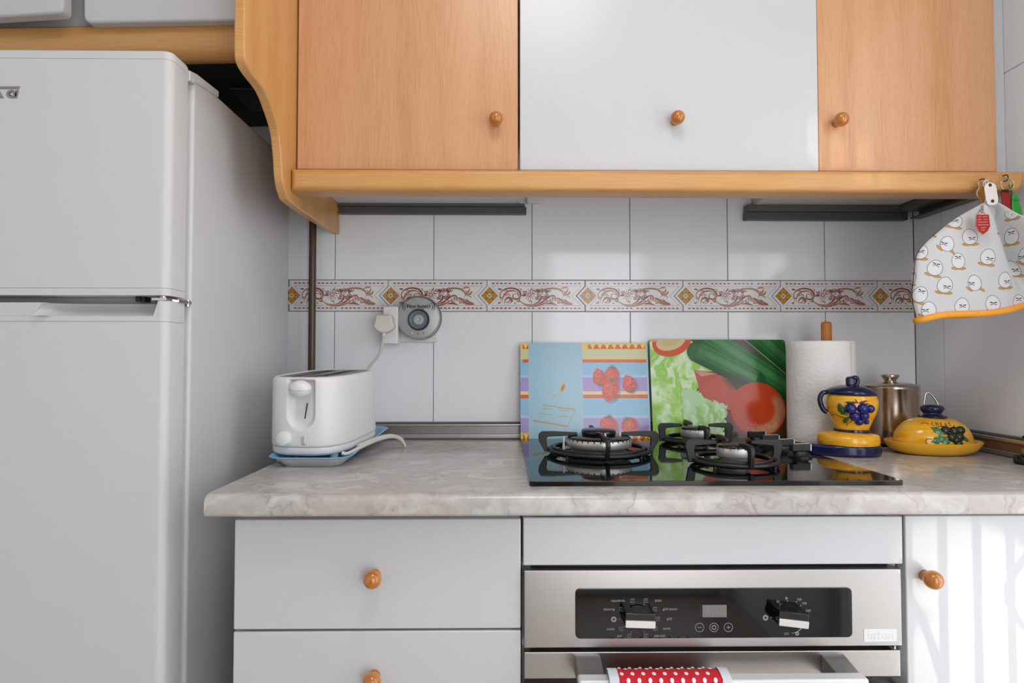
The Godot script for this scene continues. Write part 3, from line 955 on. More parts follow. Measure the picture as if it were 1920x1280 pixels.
# ---------------------------------------------------------------- fridge
func fridge() -> void:
	var t := thing("refrigerator", "tall white two-door fridge freezer standing beside the worktop's left end", "refrigerator", V(-0.82, 0.006, 0.3))
	var mb := MB.new()
	mb.span(V(-1.11, 0.04, 0.045), V(-0.53, 1.592, 0.514), 0.006, 2)
	part("cabinet", mb, M.appliance, t)
	mb = MB.new()
	mb.span(V(-1.1, 0.06, 0.514), V(-0.542, 1.585, 0.5325), 0.002)
	part("gasket", mb, M.gasket, t)
	for s in [[-1.05, 0.1], [-0.6, 0.1], [-1.05, 0.46], [-0.6, 0.46]]:
		mb = MB.new()
		mb.xf = Transform3D(Basis.IDENTITY, V(s[0], 0.006, s[1]))
		mb.lathe([Vector2(0, 0), Vector2(0.02, 0), Vector2(0.02, 0.008), Vector2(0.012, 0.01), Vector2(0.012, 0.036), Vector2(0, 0.036)], 12)
		part("foot", mb, M.black_plastic, t)
	# freezer door: a bowed plan extruded upwards, with a plastic cap at each end
	var plan := func(x0: float) -> PackedVector2Array:
		var o := PackedVector2Array([Vector2(x0, 0.5325), Vector2(-0.5305, 0.5325), Vector2(-0.53, 0.571)])
		for i in 7:
			var a := deg_to_rad(15.0 * i)
			o.append(Vector2(-0.544 + 0.014 * cos(a), 0.571 + 0.014 * sin(a)))
		o.append(Vector2(x0, 0.585))
		return o
	var slab := func(mb_: MB, pl: PackedVector2Array, y0: float, y1: float, bev: float) -> void:
		mb_.xf = turned(V(1, 0, 0), V(0, 0, 1), V(0, 1, 0))
		mb_.prism(pl, y0, y1, bev, 2)
		mb_.xf = Transform3D.IDENTITY
	mb = MB.new()
	slab.call(mb, plan.call(-1.11), 1.2182, 1.5829, 0.0003)
	var fd := part("freezer_door", mb, M.appliance, t)
	mb = MB.new()
	slab.call(mb, plan.call(-1.11), 1.5833, 1.5985, 0.006)
	part("end_cap", mb, M.appliance_trim, fd)
	mb = MB.new()
	slab.call(mb, plan.call(-1.11), 1.2067, 1.2178, 0.0003)
	part("end_cap", mb, M.appliance_trim, fd)
	var lg := MB.new()       # the raised maker's mark: a bar over slanted letters
	lg.prism(PackedVector2Array([Vector2(-0.875, 1.5325), Vector2(-0.7685, 1.5335), Vector2(-0.7668, 1.5375), Vector2(-0.875, 1.5365)]), 0.5848, 0.5862, 0.0003)
	for k in 3:
		var x := -0.8095 - k * 0.0205
		lg.prism(PackedVector2Array([Vector2(x, 1.5185), Vector2(x + 0.004, 1.5185), Vector2(x + 0.0075, 1.5262), Vector2(x + 0.0125, 1.5185), Vector2(x + 0.0175, 1.5185), Vector2(x + 0.0105, 1.5312), Vector2(x + 0.0062, 1.5312)]), 0.5848, 0.5862, 0.0003)
	for s in [[0, 200], [200, 360]]:
		var P := PackedVector2Array()
		for i in 9:
			var a := deg_to_rad(lerpf(s[0], s[1], i / 8.0) + 90)
			P.append(Vector2(-0.7795 + 0.0082 * cos(a), 1.5252 + 0.0067 * sin(a)))
		for i in 9:
			var a := deg_to_rad(lerpf(s[1], s[0], i / 8.0) + 90)
			P.append(Vector2(-0.7792 + 0.0042 * cos(a), 1.5252 + 0.0034 * sin(a)))
		lg.prism(P, 0.5848, 0.5862)
	lg.prism(PackedVector2Array([Vector2(-0.7748, 1.5186), Vector2(-0.7712, 1.5186), Vector2(-0.7688, 1.5318), Vector2(-0.7726, 1.5318)]), 0.5848, 0.5862)
	part("logo", lg, M.bracket_grey, fd)
	# fridge door with the grip scooped out of its top cap
	mb = MB.new()
	slab.call(mb, plan.call(-1.11), 0.06, 1.1651, 0.0003)
	var dd := part("fridge_door", mb, M.appliance, t)
	mb = MB.new()
	slab.call(mb, plan.call(-1.11), 1.1655, 1.1738, 0.0003)
	mb.span(V(-1.11, 1.1738, 0.5325), V(-0.5305, 1.1955, 0.552), 0.0005)
	slab.call(mb, plan.call(-0.5447), 1.1738, 1.1985, 0.0015)
	mb.prism(PackedVector2Array([Vector2(-0.5445, 1.1738), Vector2(-0.5445, 1.1983), Vector2(-0.5520, 1.1738)]), 0.552, 0.585)
	mb.prism(PackedVector2Array([Vector2(-1.11, 1.1737), Vector2(-0.7312, 1.1737), Vector2(-0.7328, 1.1878), Vector2(-0.7270, 1.1935), Vector2(-0.7200, 1.1952), Vector2(-1.11, 1.1952)]), 0.552, 0.585, 0.0006, 1)
	part("end_cap", mb, M.appliance_trim, dd)
	mb = MB.new()
	mb.surf(16, 8, func(u, v): return V(lerpf(-0.732, -0.546, u), lerpf(1.1738, 1.1955, v), 0.553 + 0.024 * pow(1.0 - v, 1.6) + 0.022 * exp(-u * 9.0)))
	part("grip_scoop", mb, M.appliance, dd)
	# hinge between the doors
	mb = MB.new()
	mb.span(V(-0.556, 1.1985, 0.545), V(-0.533, 1.203, 0.584), 0.001)
	mb.tube([V(-0.545, 1.197, 0.57), V(-0.545, 1.208, 0.57)], 0.005, 10)
	mb.span(V(-0.548, 1.1975, 0.515), V(-0.5275, 1.2035, 0.556), 0.001)
	mb.tube([V(-0.5305, 1.194, 0.523), V(-0.5305, 1.205, 0.523)], 0.004, 8)
	part("hinge", mb, M.chrome, t)
	mb = MB.new()
	mb.span(V(-0.592, 1.198, 0.548), V(-0.577, 1.2065, 0.566), 0.001)
	mb.tube([V(-0.585, 1.202, 0.565), V(-0.585, 1.202, 0.569)], 0.0028, 8)
	part("door_stop", mb, M.black_plastic, t)
	# lid strip on the top edge
	mb = MB.new()
	mb.xf = turned(V(0, 0, 1), V(0, 1, 0), V(1, 0, 0))
	mb.prism(PackedVector2Array([Vector2(0.427, 1.5895), Vector2(0.5, 1.580), Vector2(0.531, 1.572), Vector2(0.531, 1.5905), Vector2(0.505, 1.596), Vector2(0.427, 1.6015)]), -1.105, -0.5275, 0.002)
	part("top_lid", mb, M.appliance_trim, t)
	mb = MB.new()
	mb.tube([V(-0.536, 1.578, 0.520), V(-0.5265, 1.5755, 0.519)], 0.0035, 8)
	part("screw", mb, M.gasket, t)

func fridge_cabinet() -> void:
	var t := thing("bridge_cabinet", "white two-door cupboard with a beech bottom rail hung over the fridge", "cabinet", V(-0.436, 1.72, 0), "", V(0, 0, 1.5))
	var mb := MB.new()
	mb.us = Vector2(1.0 / 1.4, 1.0 / 0.26)
	mb.xf = turned(V(0, 0, 1), V(0, 1, 0), V(-1, 0, 0))
	mb.swap = true
	var P := PackedVector2Array([Vector2(0.335, -0.018), Vector2(0.345, -0.0245), Vector2(0.36, -0.022), Vector2(0.372, -0.010), Vector2(0.376, 0.004), Vector2(0.376, 0.036), Vector2(0.372, 0.041), Vector2(0.335, 0.041)])
	mb.prism(P, 0.0, 0.7)
	part("bottom_rail", mb, M.beech, t, true)
	mb = MB.new()
	mb.span(V(-0.7, -0.02, 0.006), V(-0.001, -0.005, 0.336), 0.001)
	part("underside", mb, M.black_board, t, true)
	mb = MB.new()
	mb.span(V(-0.7, -0.004, 0.006), V(-0.001, 0.62, 0.334), 0.001)
	part("carcass", mb, M.carcass, t, true)
	mb = MB.new()
	mb.span(V(-0.16, -0.0302, 0.12), V(-0.02, -0.0205, 0.24), 0.003)
	part("vent_plate", mb, M.black_plastic, t, true)
	mb = MB.new()
	mb.prism(rrect(-0.3645, 0.0345, -0.003, 0.62, 0.014, 4), 0.3765, 0.396, 0.006, 3)
	part("door", mb, M.lacquer, t, true)
	mb = MB.new()
	mb.xf = Transform3D(Basis(Vector3.UP, deg_to_rad(-4.0)), V(-0.70, 0, 0.378))
	mb.prism(rrect(0.0, 0.0395, 0.318, 0.62, 0.010, 4), 0.0, 0.022, 0.006, 3)
	part("door", mb, M.lacquer, t, true)

# ---------------------------------------------------------------- wall units
func knob(parent: Node3D, at: Vector3) -> void:
	var mb := MB.new()
	var pr := [Vector2(0, 0), Vector2(0.0090, 0), Vector2(0.0086, 0.002), Vector2(0.0082, 0.0045), Vector2(0.0092, 0.0085), Vector2(0.0122, 0.0135)]
	for i in 9:
		var a := deg_to_rad(-28 + i * 118.0 / 8)
		pr.append(Vector2(maxf(0.0142 * cos(a), 0.0), 0.0205 + 0.0142 * sin(a)))
	mb.us = Vector2(0.16, 30.0)
	mb.xf = turned(V(1, 0, 0), V(0, 0, 1), V(0, -1, 0), at)
	mb.lathe(pr, 24)
	part("knob", mb, M.knob_wood, parent)

func door(parent: Node3D, called: String, x0: float, y0: float, x1: float, y1: float, z: float, m: Material, th := 0.019, grain := false, uo := Vector2.ZERO) -> MeshInstance3D:
	var mb := MB.new()
	if grain:
		mb.swap = true
		mb.us = Vector2(1.0 / 1.1, 1.0 / 0.9); mb.uo = uo
	mb.prism(rrect(x0, y0, x1, y1, 0.002, 2), z - th, z, 0.0022, 2)
	return part(called, mb, m, parent)

func wall_units() -> void:
	# shaped end panel
	var mb := MB.new()
	var curve := [Vector2(0.5785, 1.75), Vector2(0.578, 1.66), Vector2(0.5772, 1.606), Vector2(0.5725, 1.586), Vector2(0.55, 1.5768), Vector2(0.4935, 1.5712), Vector2(0.4573, 1.5522), Vector2(0.4265, 1.5254), Vector2(0.4115, 1.4859), Vector2(0.4075, 1.464), Vector2(0.3994, 1.4384), Vector2(0.3818, 1.4201), Vector2(0.352, 1.4112), Vector2(0.2, 1.4128), Vector2(0.0525, 1.418), Vector2(0.006, 1.4215)]
	var P := PackedVector2Array([Vector2(0.006, 2.25), Vector2(0.5785, 2.25)])
	for p in smooth(curve.slice(0, 14), 4): P.append(p)
	P.append(curve[14]); P.append(curve[15])
	mb.xf = turned(V(0, 0, 1), V(0, 1, 0), V(1, 0, 0))
	mb.swap = true
	mb.us = Vector2(1.0 / 1.4, 1.0 / 0.26)
	mb.prism(P, -0.435, -0.4172, 0.0035, 3, true)
	var sp := part("end_panel", mb, M.beech, self)
	tag(sp, "beech end panel with an S-curved front edge beside the fridge", "panel")
	# left unit
	var t := thing("wall_cabinet", "beech door wall cupboard between the curved panel and the white flap", "cabinet", V(-0.19, 1.49, 0.16), "wall cupboards over the worktop")
	mb = MB.new()
	mb.span(V(-0.4165, 1.4955, 0.006), V(0.0285, 2.25, 0.313), 0.001)
	part("carcass", mb, M.carcass, t)
	var d := door(t, "door", -0.4145, 1.4845, 0.0268, 2.25, 0.335, M.door_beech, 0.0195, true, Vector2(0.1, -0.4))
	knob(d, V(-0.0169, 1.5805, 0.335))
	# hood unit in the middle
	t = thing("hood_cabinet", "white flap-front cupboard over the hob, between two beech doors", "cabinet", V(0.33, 1.56, 0.16), "wall cupboards over the worktop")
	mb = MB.new()
	mb.span(V(0.0315, 1.56, 0.006), V(0.63, 2.25, 0.313), 0.001)
	part("carcass", mb, M.carcass, t)
	mb = MB.new()
	mb.span(V(0.06, 1.552, 0.05), V(0.6, 1.5605, 0.29), 0.002)
	part("hood_filter", mb, M.alu, t)
	d = door(t, "flap_door", 0.0305, 1.4835, 0.6322, 2.25, 0.3385, M.lacquer, 0.022)
	knob(d, V(0.3421, 1.583, 0.3385))
	# right unit
	t = thing("wall_cabinet", "beech door wall cupboard in the corner beside the white flap", "cabinet", V(0.82, 1.49, 0.16), "wall cupboards over the worktop")
	mb = MB.new()
	mb.span(V(0.6335, 1.4955, 0.006), V(1.0, 2.25, 0.313), 0.001)
	part("carcass", mb, M.carcass, t)
	d = door(t, "door", 0.634, 1.4845, 0.9975, 2.25, 0.335, M.door_beech, 0.0195, true, Vector2(0.15, 0.17))
	knob(d, V(0.6696, 1.582, 0.335))
	mb = MB.new()
	mb.span(V(1.0, 1.4785, 0.278), V(1.0495, 2.25, 0.294), 0.001)
	part("filler_strip", mb, M.lacquer, t)
	# light rail under the doors
	mb = MB.new()
	mb.us = Vector2(1.0 / 1.4, 1.0 / 0.26); mb.uo = Vector2(-0.45, 1.40)
	P = PackedVector2Array([Vector2(-0.4168, 1.4345), Vector2(1.006, 1.4345)])
	for i in 7:
		var a := deg_to_rad(-90 + 15 * i)
		P.append(Vector2(1.006 + 0.0245 * cos(a), 1.466 + 0.0315 * sin(a)))
	P.append_array([Vector2(1.0305, 1.4775), Vector2(-0.4168, 1.4775)])
	mb.prism(P, 0.314, 0.365, 0.010, 5)
	tag(part("light_rail", mb, M.beech, self), "long rounded beech rail running under the wall cupboard doors", "rail")
	# grey channels along the back and side of the cupboards' undersides
	t = thing("seal_channel", "grey channel on the tiles under the left beech cupboard", "channel", V(-0.18, 1.47, 0.01), "grey channels under the cupboards")
	mb = MB.new()
	mb.span(V(-0.4165, 1.4715, 0.0005), V(0.055, 1.489, 0.02), 0.001)
	part("channel", mb, M.channel, t)
	mb = MB.new()
	mb.span(V(-0.4165, 1.4892, 0.0005), V(0.051, 1.4953, 0.028), 0.001)
	part("flange", mb, M.grey_seal, t)
	t = thing("seal_channel", "grey channel on the tiles under the right beech cupboard", "channel", V(0.82, 1.46, 0.01), "grey channels under the cupboards")
	mb = MB.new()
	mb.span(V(0.61, 1.4585, 0.0005), V(1.023, 1.478, 0.02), 0.001)
	part("channel", mb, M.channel, t)
	mb = MB.new()
	mb.span(V(0.612, 1.4782, 0.0005), V(1.023, 1.4953, 0.026), 0.001)
	part("flange", mb, M.grey_seal, t)
	t = thing("seal_channel", "dark grey channel along the right wall under the corner cupboard", "channel", V(1.03, 1.46, 0.15), "grey channels under the cupboards")
	mb = MB.new()
	mb.span(V(1.0235, 1.4585, 0.028), V(1.0495, 1.4625, 0.312), 0.0008)
	mb.span(V(1.0455, 1.4625, 0.028), V(1.0495, 1.4775, 0.312), 0.0008)
	part("channel", mb, M.channel, t)
	mb = MB.new()
	mb.span(V(1.001, 1.478, 0.028), V(1.0495, 1.495, 0.276), 0.001)
	part("flange", mb, M.grey_seal, t)
	# small plastic box with a cable end at the top of the tiles
	t = thing("junction_box", "small white plastic box at the grey channel's right end under the cupboard", "junction box", V(0.08, 1.497, 0.01))
	mb = MB.new()
	mb.span(V(0.056, 1.500, 0.0005), V(0.098, 1.55, 0.014), 0.003, 2)
	part("body", mb, M.white_plastic, t)
	mb = MB.new()
	mb.span(V(0.06, 1.538, 0.0125), V(0.094, 1.546, 0.0155), 0.001)
	part("lid_lip", mb, M.white_plastic, t)

# ---------------------------------------------------------------- base units
func base_units() -> void:
	var t := thing("drawer_unit", "white drawer base unit with round wooden knobs next to the fridge", "cabinet", V(-0.196, 0.006, 0.3))
	var mb := MB.new()
	mb.span(V(-0.417, 0.1, 0.02), V(0.0235, 0.8715, 0.568), 0.001)
	part("carcass", mb, M.carcass, t)
	mb = MB.new()
	mb.span(V(-0.415, 0.006, 0.05), V(0.0235, 0.0995, 0.52), 0.001)
	part("plinth", mb, M.carcass, t)
	for s in [[0.6885, 0.8575, 0.772], [0.5535, 0.6852, 0.6185], [0.34, 0.55, 0.445], [0.115, 0.3365, 0.225]]:
		var d := door(t, "drawer", -0.4185, s[0], 0.0255, s[1], 0.59, M.lacquer)
		knob(d, V(-0.2005, s[2], 0.59))
	t = thing("oven_housing", "white base unit frame built round the oven under the hob", "cabinet", V(0.328, 0.006, 0.3))
	mb = MB.new()
	mb.span(V(0.0275, 0.1, 0.02), V(0.0415, 0.8715, 0.568), 0.001)
	mb.span(V(0.614, 0.1, 0.02), V(0.6265, 0.8715, 0.568), 0.001)
	mb.span(V(0.0415, 0.1, 0.02), V(0.614, 0.118, 0.568), 0.001)
	part("carcass", mb, M.carcass, t)
	mb = MB.new()
	mb.span(V(0.0275, 0.006, 0.05), V(0.6265, 0.0995, 0.52), 0.001)
	part("plinth", mb, M.carcass, t)
	door(t, "fascia_panel", 0.0293, 0.7848, 0.6255, 0.8595, 0.59, M.lacquer)
	t = thing("base_cabinet", "white glossy corner base cupboard with one wooden knob, right of the oven", "cabinet", V(0.84, 0.006, 0.3))
	mb = MB.new()
	mb.span(V(0.6305, 0.1, 0.02), V(1.046, 0.8715, 0.568), 0.001)
	part("carcass", mb, M.carcass, t)
	mb = MB.new()
	mb.span(V(0.6305, 0.006, 0.05), V(1.046, 0.0995, 0.52), 0.001)
	part("plinth", mb, M.carcass, t)
	var d := door(t, "door", 0.6295, 0.115, 1.046, 0.8605, 0.59, M.lacquer)
	knob(d, V(0.6585, 0.7675, 0.59))

func oven() -> void:
	var t := thing("oven", "stainless steel built-in oven with black glass control strip under the hob", "oven", V(0.325, 0.12, 0.3))
	var mb := MB.new()
	mb.span(V(0.045, 0.1205, 0.05), V(0.611, 0.7825, 0.574), 0.002)
	part("body", mb, M.enamel, t)
	mb = MB.new()
	mb.prism(rect(0.0306, 0.6615, 0.6175, 0.7795), 0.5745, 0.597, 0.0015, 2)
	var cp := part("control_panel", mb, M.steel, t)
	mb = MB.new()
	mb.prism(rrect(0.1095, 0.6762, 0.5388, 0.7518, 0.007, 5), 0.5968, 0.5992, 0.0006)
	part("fascia_glass", mb, M.fascia_glass, cp)
	# rotary knobs with a flat silver-faced grip
	for s in [[0.2045, 0.7135, -2.0], [0.4365, 0.7135, -7.0]]:
		mb = MB.new()
		mb.xf = Transform3D(Basis(V(0, 0, 1), deg_to_rad(s[2])), V(s[0], s[1], 0.5992))
		mb.prism(rrect(-0.0225, -0.0105, 0.0225, 0.0105, 0.001, 2), 0.0, 0.024, 0.0012, 2)
		mb.xf = mb.xf * turned(V(1, 0, 0), V(0, 0, 1), V(0, -1, 0))
		mb.lathe([Vector2(0, 0.0), Vector2(0.016, 0.0), Vector2(0.015, 0.004), Vector2(0, 0.004)], 20)
		var kb := part("rotary_knob", mb, M.enamel, t)
		mb = MB.new()
		mb.xf = Transform3D(Basis(V(0, 0, 1), deg_to_rad(s[2])), V(s[0], s[1], 0.5992))
		mb.prism(rrect(-0.0226, -0.0106, 0.0226, 0.0002, 0.0012, 2), 0.0238, 0.0262, 0.0006)
		part("grip_face", mb, M.silver_face, kb)
	mb = MB.new()
	mb.span(V(0.3056, 0.708, 0.5988), V(0.3434, 0.7269, 0.5996), 0.0003)
	part("display", mb, M.lcd, cp)
	mb = MB.new()
	for s in [[0.314, 0.7215], [0.327, 0.7215]]:
		for k in 4:
			mb.span(V(s[0] + (k % 2) * 0.006, s[1] - 0.004 - (k / 2) * 0.005, 0.5994), V(s[0] + (k % 2) * 0.006 + 0.0015, s[1] - (k / 2) * 0.005, 0.5998), 0.0001)
	part("display_digits", mb, M.lcd_ink, cp)
	mb = MB.new()
	for k in 5:
		mb.tube([V(0.3026, 0.711 + k * 0.0037, 0.5994), V(0.3034, 0.7112 + k * 0.0037, 0.5995), V(0.3026, 0.7126 + k * 0.0037, 0.5994)], 0.0004, 5, true)
	part("display_marks", mb, M.print_dim, cp)
	for k in 3:
		var x: float = [0.3011, 0.3234, 0.3457][k]
		mb = MB.new()
		var ring := []
		for i in 24: ring.append(V(x + 0.0066 * cos(TAU * i / 24), 0.6925 + 0.0066 * sin(TAU * i / 24), 0.5993))
		mb.tube(ring, 0.00042, 5, true)
		if k == 0:
			mb.tube([V(x - 0.003, 0.6925, 0.5993), V(x + 0.003, 0.6925, 0.5993)], 0.00045, 5)
		elif k == 1:
			ring = []
			for i in 14: ring.append(V(x + 0.003 * cos(TAU * i / 14), 0.6925 + 0.003 * sin(TAU * i / 14), 0.5993))
			mb.tube(ring, 0.0007, 5, true)
		else:
			mb.tube([V(x - 0.003, 0.6925, 0.5993), V(x + 0.003, 0.6925, 0.5993)], 0.00045, 5)
			mb.tube([V(x, 0.6895, 0.5993), V(x, 0.6955, 0.5993)], 0.00045, 5)
		part("touch_key", mb, M.print_grey, cp)
	# printed words and symbols round the left knob
	for s in [["repostería", 0.1815, 0.734, 0.1975, 1], ["descong", 0.1645, 0.721, 0.1805, 1], ["asado", 0.165, 0.691, 0.1798, 1], ["pan", 0.1765, 0.6805, 0.1928, 1],
			["pizza", 0.2342, 0.734, 0.2182, -1], ["grill menor", 0.2465, 0.7208, 0.2322, -1], ["grill", 0.251, 0.706, 0.2368, -1], ["carne", 0.2468, 0.6912, 0.2325, -1], ["pescado", 0.234, 0.6803, 0.2182, -1]]:
		var w = 0.0021 * s[0].length()
		lettering("lettering", s[0], 0.0047, M.print_grey, cp, Transform3D(Basis.IDENTITY, V(s[1] + (-w * 0.5 + 0.004 if s[4] == 1 else w * 0.5 - 0.002), s[2], 0.5993) - t.position))
		mb = MB.new()
		mb.tube([V(s[3] - 0.0028, s[2] - 0.0026, 0.5993), V(s[3] + 0.0028, s[2] - 0.0026, 0.5993), V(s[3] + 0.0028, s[2] + 0.0026, 0.5993), V(s[3] - 0.0028, s[2] + 0.0026, 0.5993)], 0.0004, 4, true)
		mb.tube([V(s[3] - 0.0012, s[2], 0.5993), V(s[3] + 0.0012, s[2], 0.5993)], 0.0004, 4)
		var toc := (Vector2(0.2045, 0.7085) - Vector2(s[3], s[2])).normalized() * 0.0062
		mb.ball(V(s[3] + toc.x, s[2] + toc.y, 0.5992), Vector3(0.0008, 0.0008, 0.0003), 8)
		part("symbol", mb, M.print_grey, cp)
	for s in [["50", 0.4231, 0.7313], ["100", 0.4560, 0.7344], ["150", 0.4640, 0.7285], ["200", 0.4700, 0.7172], ["250", 0.4358, 0.6823]]:
		lettering("lettering", s[0], 0.0046, M.print_grey, cp, Transform3D(Basis.IDENTITY, V(s[1], s[2], 0.5993) - t.position))
	for s in [[0.1685, 0.7057, 0.0042], [0.4035, 0.7069, 0.0042], [0.4524, 0.6823, 0.0028], [0.4365, 0.7365, 0.0018]]:
		mb = MB.new()
		mb.xf = turned(V(1, 0, 0), V(0, 0, 1), V(0, -1, 0), V(s[0], s[1], 0.599))
		mb.lathe([Vector2(s[2] * 0.45, 0.0), Vector2(s[2] * 0.45, 0.0005), Vector2(s[2], 0.0005), Vector2(s[2], 0.0)], 18)
		part("symbol", mb, M.print_grey, cp)
	for s in [[0.1772, 0.7057], [0.4122, 0.7072], [0.4262, 0.727], [0.438, 0.732], [0.452, 0.731], [0.4585, 0.725]]:
		mb = MB.new()
		mb.ball(V(s[0], s[1], 0.5992), Vector3(0.0009, 0.0009, 0.0004), 8)
		part("scale_dot", mb, M.print_grey, cp)
	mb = MB.new()
	var arc := []
	for i in 12:
		var a := deg_to_rad(-88 + i * 4.6)
		arc.append(V(0.4425 + 0.021 * cos(a), 0.7045 + 0.0215 * sin(a), 0.5993))
	mb.tube(arc, [0.0002, 0.0003, 0.0004, 0.0005, 0.0006, 0.0007, 0.0008, 0.0008, 0.0009, 0.0009, 0.001, 0.001], 5)
	part("scale_arc", mb, M.print_grey, cp)
	# sticker at the panel's right end
	mb = MB.new()
	mb.span(V(0.5575, 0.6685, 0.5969), V(0.609, 0.6882, 0.5975), 0.0002)
	var sk := part("sticker", mb, M.handle_grey, t)
	lettering("lettering", "urban", 0.0155, M.alu_light, sk, Transform3D(Basis.IDENTITY, V(0.5835, 0.6778, 0.5975) - t.position))
	# door
	mb = MB.new()
	mb.prism(rect(0.0306, 0.6145, 0.6145, 0.655), 0.5745, 0.597, 0.0015, 2)
	part("door_top_strip", mb, M.steel, t)
	mb = MB.new()
	mb.prism(rect(0.0306, 0.16, 0.6145, 0.614), 0.5745, 0.5955, 0.0015, 2)
	part("door_glass", mb, M.black_glass, t)
	mb = MB.new()
	mb.prism(rect(0.0306, 0.1225, 0.6145, 0.1585), 0.5745, 0.597, 0.0015, 2)
	part("bottom_strip", mb, M.steel, t)
	mb = MB.new()
	mb.span(V(0.605, 0.6562, 0.575), V(0.6075, 0.6605, 0.5965), 0.0005)
	part("hinge_tab", mb, M.silver_face, t)
	# handle: two sloping brackets and a broad flat bar
	mb = MB.new()
	mb.xf = turned(V(1, 0, 0), V(0, 0, -1), V(0, 1, 0))
	mb.prism(rrect(0.107, -0.66, 0.5285, -0.638, 0.004, 4), 0.617, 0.6435, 0.004, 3, true)
	var hd := part("handle", mb, M.handle_grey, t)
	for s in [[0.1085, 0.1475], [0.4905, 0.5265]]:
		mb = MB.new()
		mb.xf = turned(V(0, 0, 1), V(0, 1, 0), V(1, 0, 0))
		mb.prism(PackedVector2Array([Vector2(0.597, 0.6205), Vector2(0.64, 0.6205), Vector2(0.64, 0.6418), Vector2(0.597, 0.6495)]), s[0], s[1], 0.0015, 2, true)
		part("bracket", mb, M.bracket_grey, hd)
	# polka dot towel over the handle
	var tw := thing("dish_towel", "red polka dot towel with pale edging hung over the oven handle", "towel", V(0.24, 0.645, 0.65))
	var fold := func(x0, x1, off): 
		return func(u, v):
			var s: float = v * 0.42
			var y: float; var z: float
			var x := lerpf(x0, x1, u)
			if s < 0.19:
				y = 0.6448 - 0.19 + s; z = 0.6642
			elif s < 0.23:
				var a := PI * (s - 0.19) / 0.04
				y = 0.6448 + 0.0055 * sin(a); z = 0.6492 + 0.015 * cos(a)
			else:
				y = 0.6448 - (s - 0.23); z = 0.6342
			return V(x, y + off * sin(PI * clampf((s - 0.17) / 0.08, 0, 1)), z + (off if s < 0.2 else -off) + 0.0012 * sin(x * 55.0) * clampf(absf(s - 0.21) * 12, 0, 1))
	mb = MB.new()
	mb.surf(24, 50, fold.call(0.152, 0.325, 0.001), true)
	mb.surf(24, 50, fold.call(0.152, 0.325, -0.0006))
	part("cloth", mb, M.towel_red, tw)
	for s in [[0.1505, 0.1645], [0.313, 0.3265]]:
		mb = MB.new()
		mb.surf(6, 50, fold.call(s[0], s[1], 0.0022), true)
		mb.surf(6, 50, fold.call(s[0], s[1], -0.0012))
		part("edging", mb, M.towel_band, tw)
	mb = MB.new()
	var f: Callable = fold.call(0.165, 0.312, 0.0014)
	for i in 9:
		for j in 34:
			var u := (i + (0.5 if j % 2 else 0.0) + 0.3) / 9.4
			var v := (j + 0.5) / 34.0
			if u > 0.98: continue
			var p: Vector3 = f.call(u, v)
			var q: Vector3 = f.call(u, v + 0.004)
			var tv := (q - p).normalized()
			var nn := V(1, 0, 0).cross(tv).normalized()
			if nn.z < 0 and v < 0.5: nn = -nn
			mb.xf = turned(V(1, 0, 0), tv, V(1, 0, 0).cross(tv).normalized(), p)
			mb.ball(Vector3.ZERO, V(0.0030, 0.0036, 0.0004), 10)
	var dots := part("dots", mb, M.towel_white, tw)
	dots.set_meta("kind", "stuff")

func worktop() -> void:
	var mb := MB.new()
	var P := PackedVector2Array([Vector2(0.002, 0.872), Vector2(0.622, 0.872)])
	for i in 7:
		var a := deg_to_rad(-90 + 15 * i)
		P.append(Vector2(0.628 + 0.006 * cos(a), 0.878 + 0.006 * sin(a)))
	for i in 9:
		var a := deg_to_rad(11.25 * i)
		P.append(Vector2(0.620 + 0.014 * cos(a), 0.891 + 0.014 * sin(a)))
	P.append(Vector2(0.002, 0.905))
	mb.xf = turned(V(0, 0, 1), V(0, 1, 0), V(1, 0, 0))
	mb.swap = true
	mb.us = Vector2(1.0 / 1.5, 1.0 / 0.75); mb.uo = Vector2(-0.46, 0)
	mb.prism(P, -0.445, 1.0495, 0.0012)
	tag(part("worktop", mb, M.laminate, self), "grey marbled laminate worktop with a rounded front edge", "worktop")
	# aluminium upstands
	var t := thing("upstand", "aluminium upstand strip along the back wall behind the toaster", "upstand", V(0.28, CT, 0.01))
	for s in [["seal", M.grey_seal, 0.9435, 0.9485, 0.011], ["lip", M.alu_light, 0.9385, 0.9435, 0.017], ["face_strip", M.alu, 0.9185, 0.9385, 0.0145], ["lip", M.alu_light, 0.9085, 0.9185, 0.017], ["seal", M.grey_seal, 0.9052, 0.9085, 0.0175]]:
		mb = MB.new()
		mb.span(V(-0.444, s[2] + 0.0002, 0.0005), V(1.049, s[3] - 0.0001, s[4]), 0.0012, 2)
		part(s[0], mb, s[1], t)
	t = thing("upstand", "upstand strip with a brown reflection tinted into its band along the right wall", "upstand", V(1.04, CT, 0.3))
	for s in [["seal", M.grey_seal, 0.9435, 0.9485, 0.011], ["lip", M.alu_light, 0.9355, 0.9435, 0.020], ["face_strip", M.alu_brown_reflection, 0.9165, 0.9355, 0.0165], ["lip", M.alu_light, 0.9085, 0.9165, 0.019], ["seal", M.grey_seal, 0.9052, 0.9085, 0.0195]]:
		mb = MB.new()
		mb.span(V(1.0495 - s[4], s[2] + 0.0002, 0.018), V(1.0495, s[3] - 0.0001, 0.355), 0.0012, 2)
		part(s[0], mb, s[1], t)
	mb = MB.new()
	mb.span(V(1.0265, 0.9055, 0.3552), V(1.0495, 0.948, 0.372), 0.002, 2)
	part("end_cap", mb, M.alu_light, t)

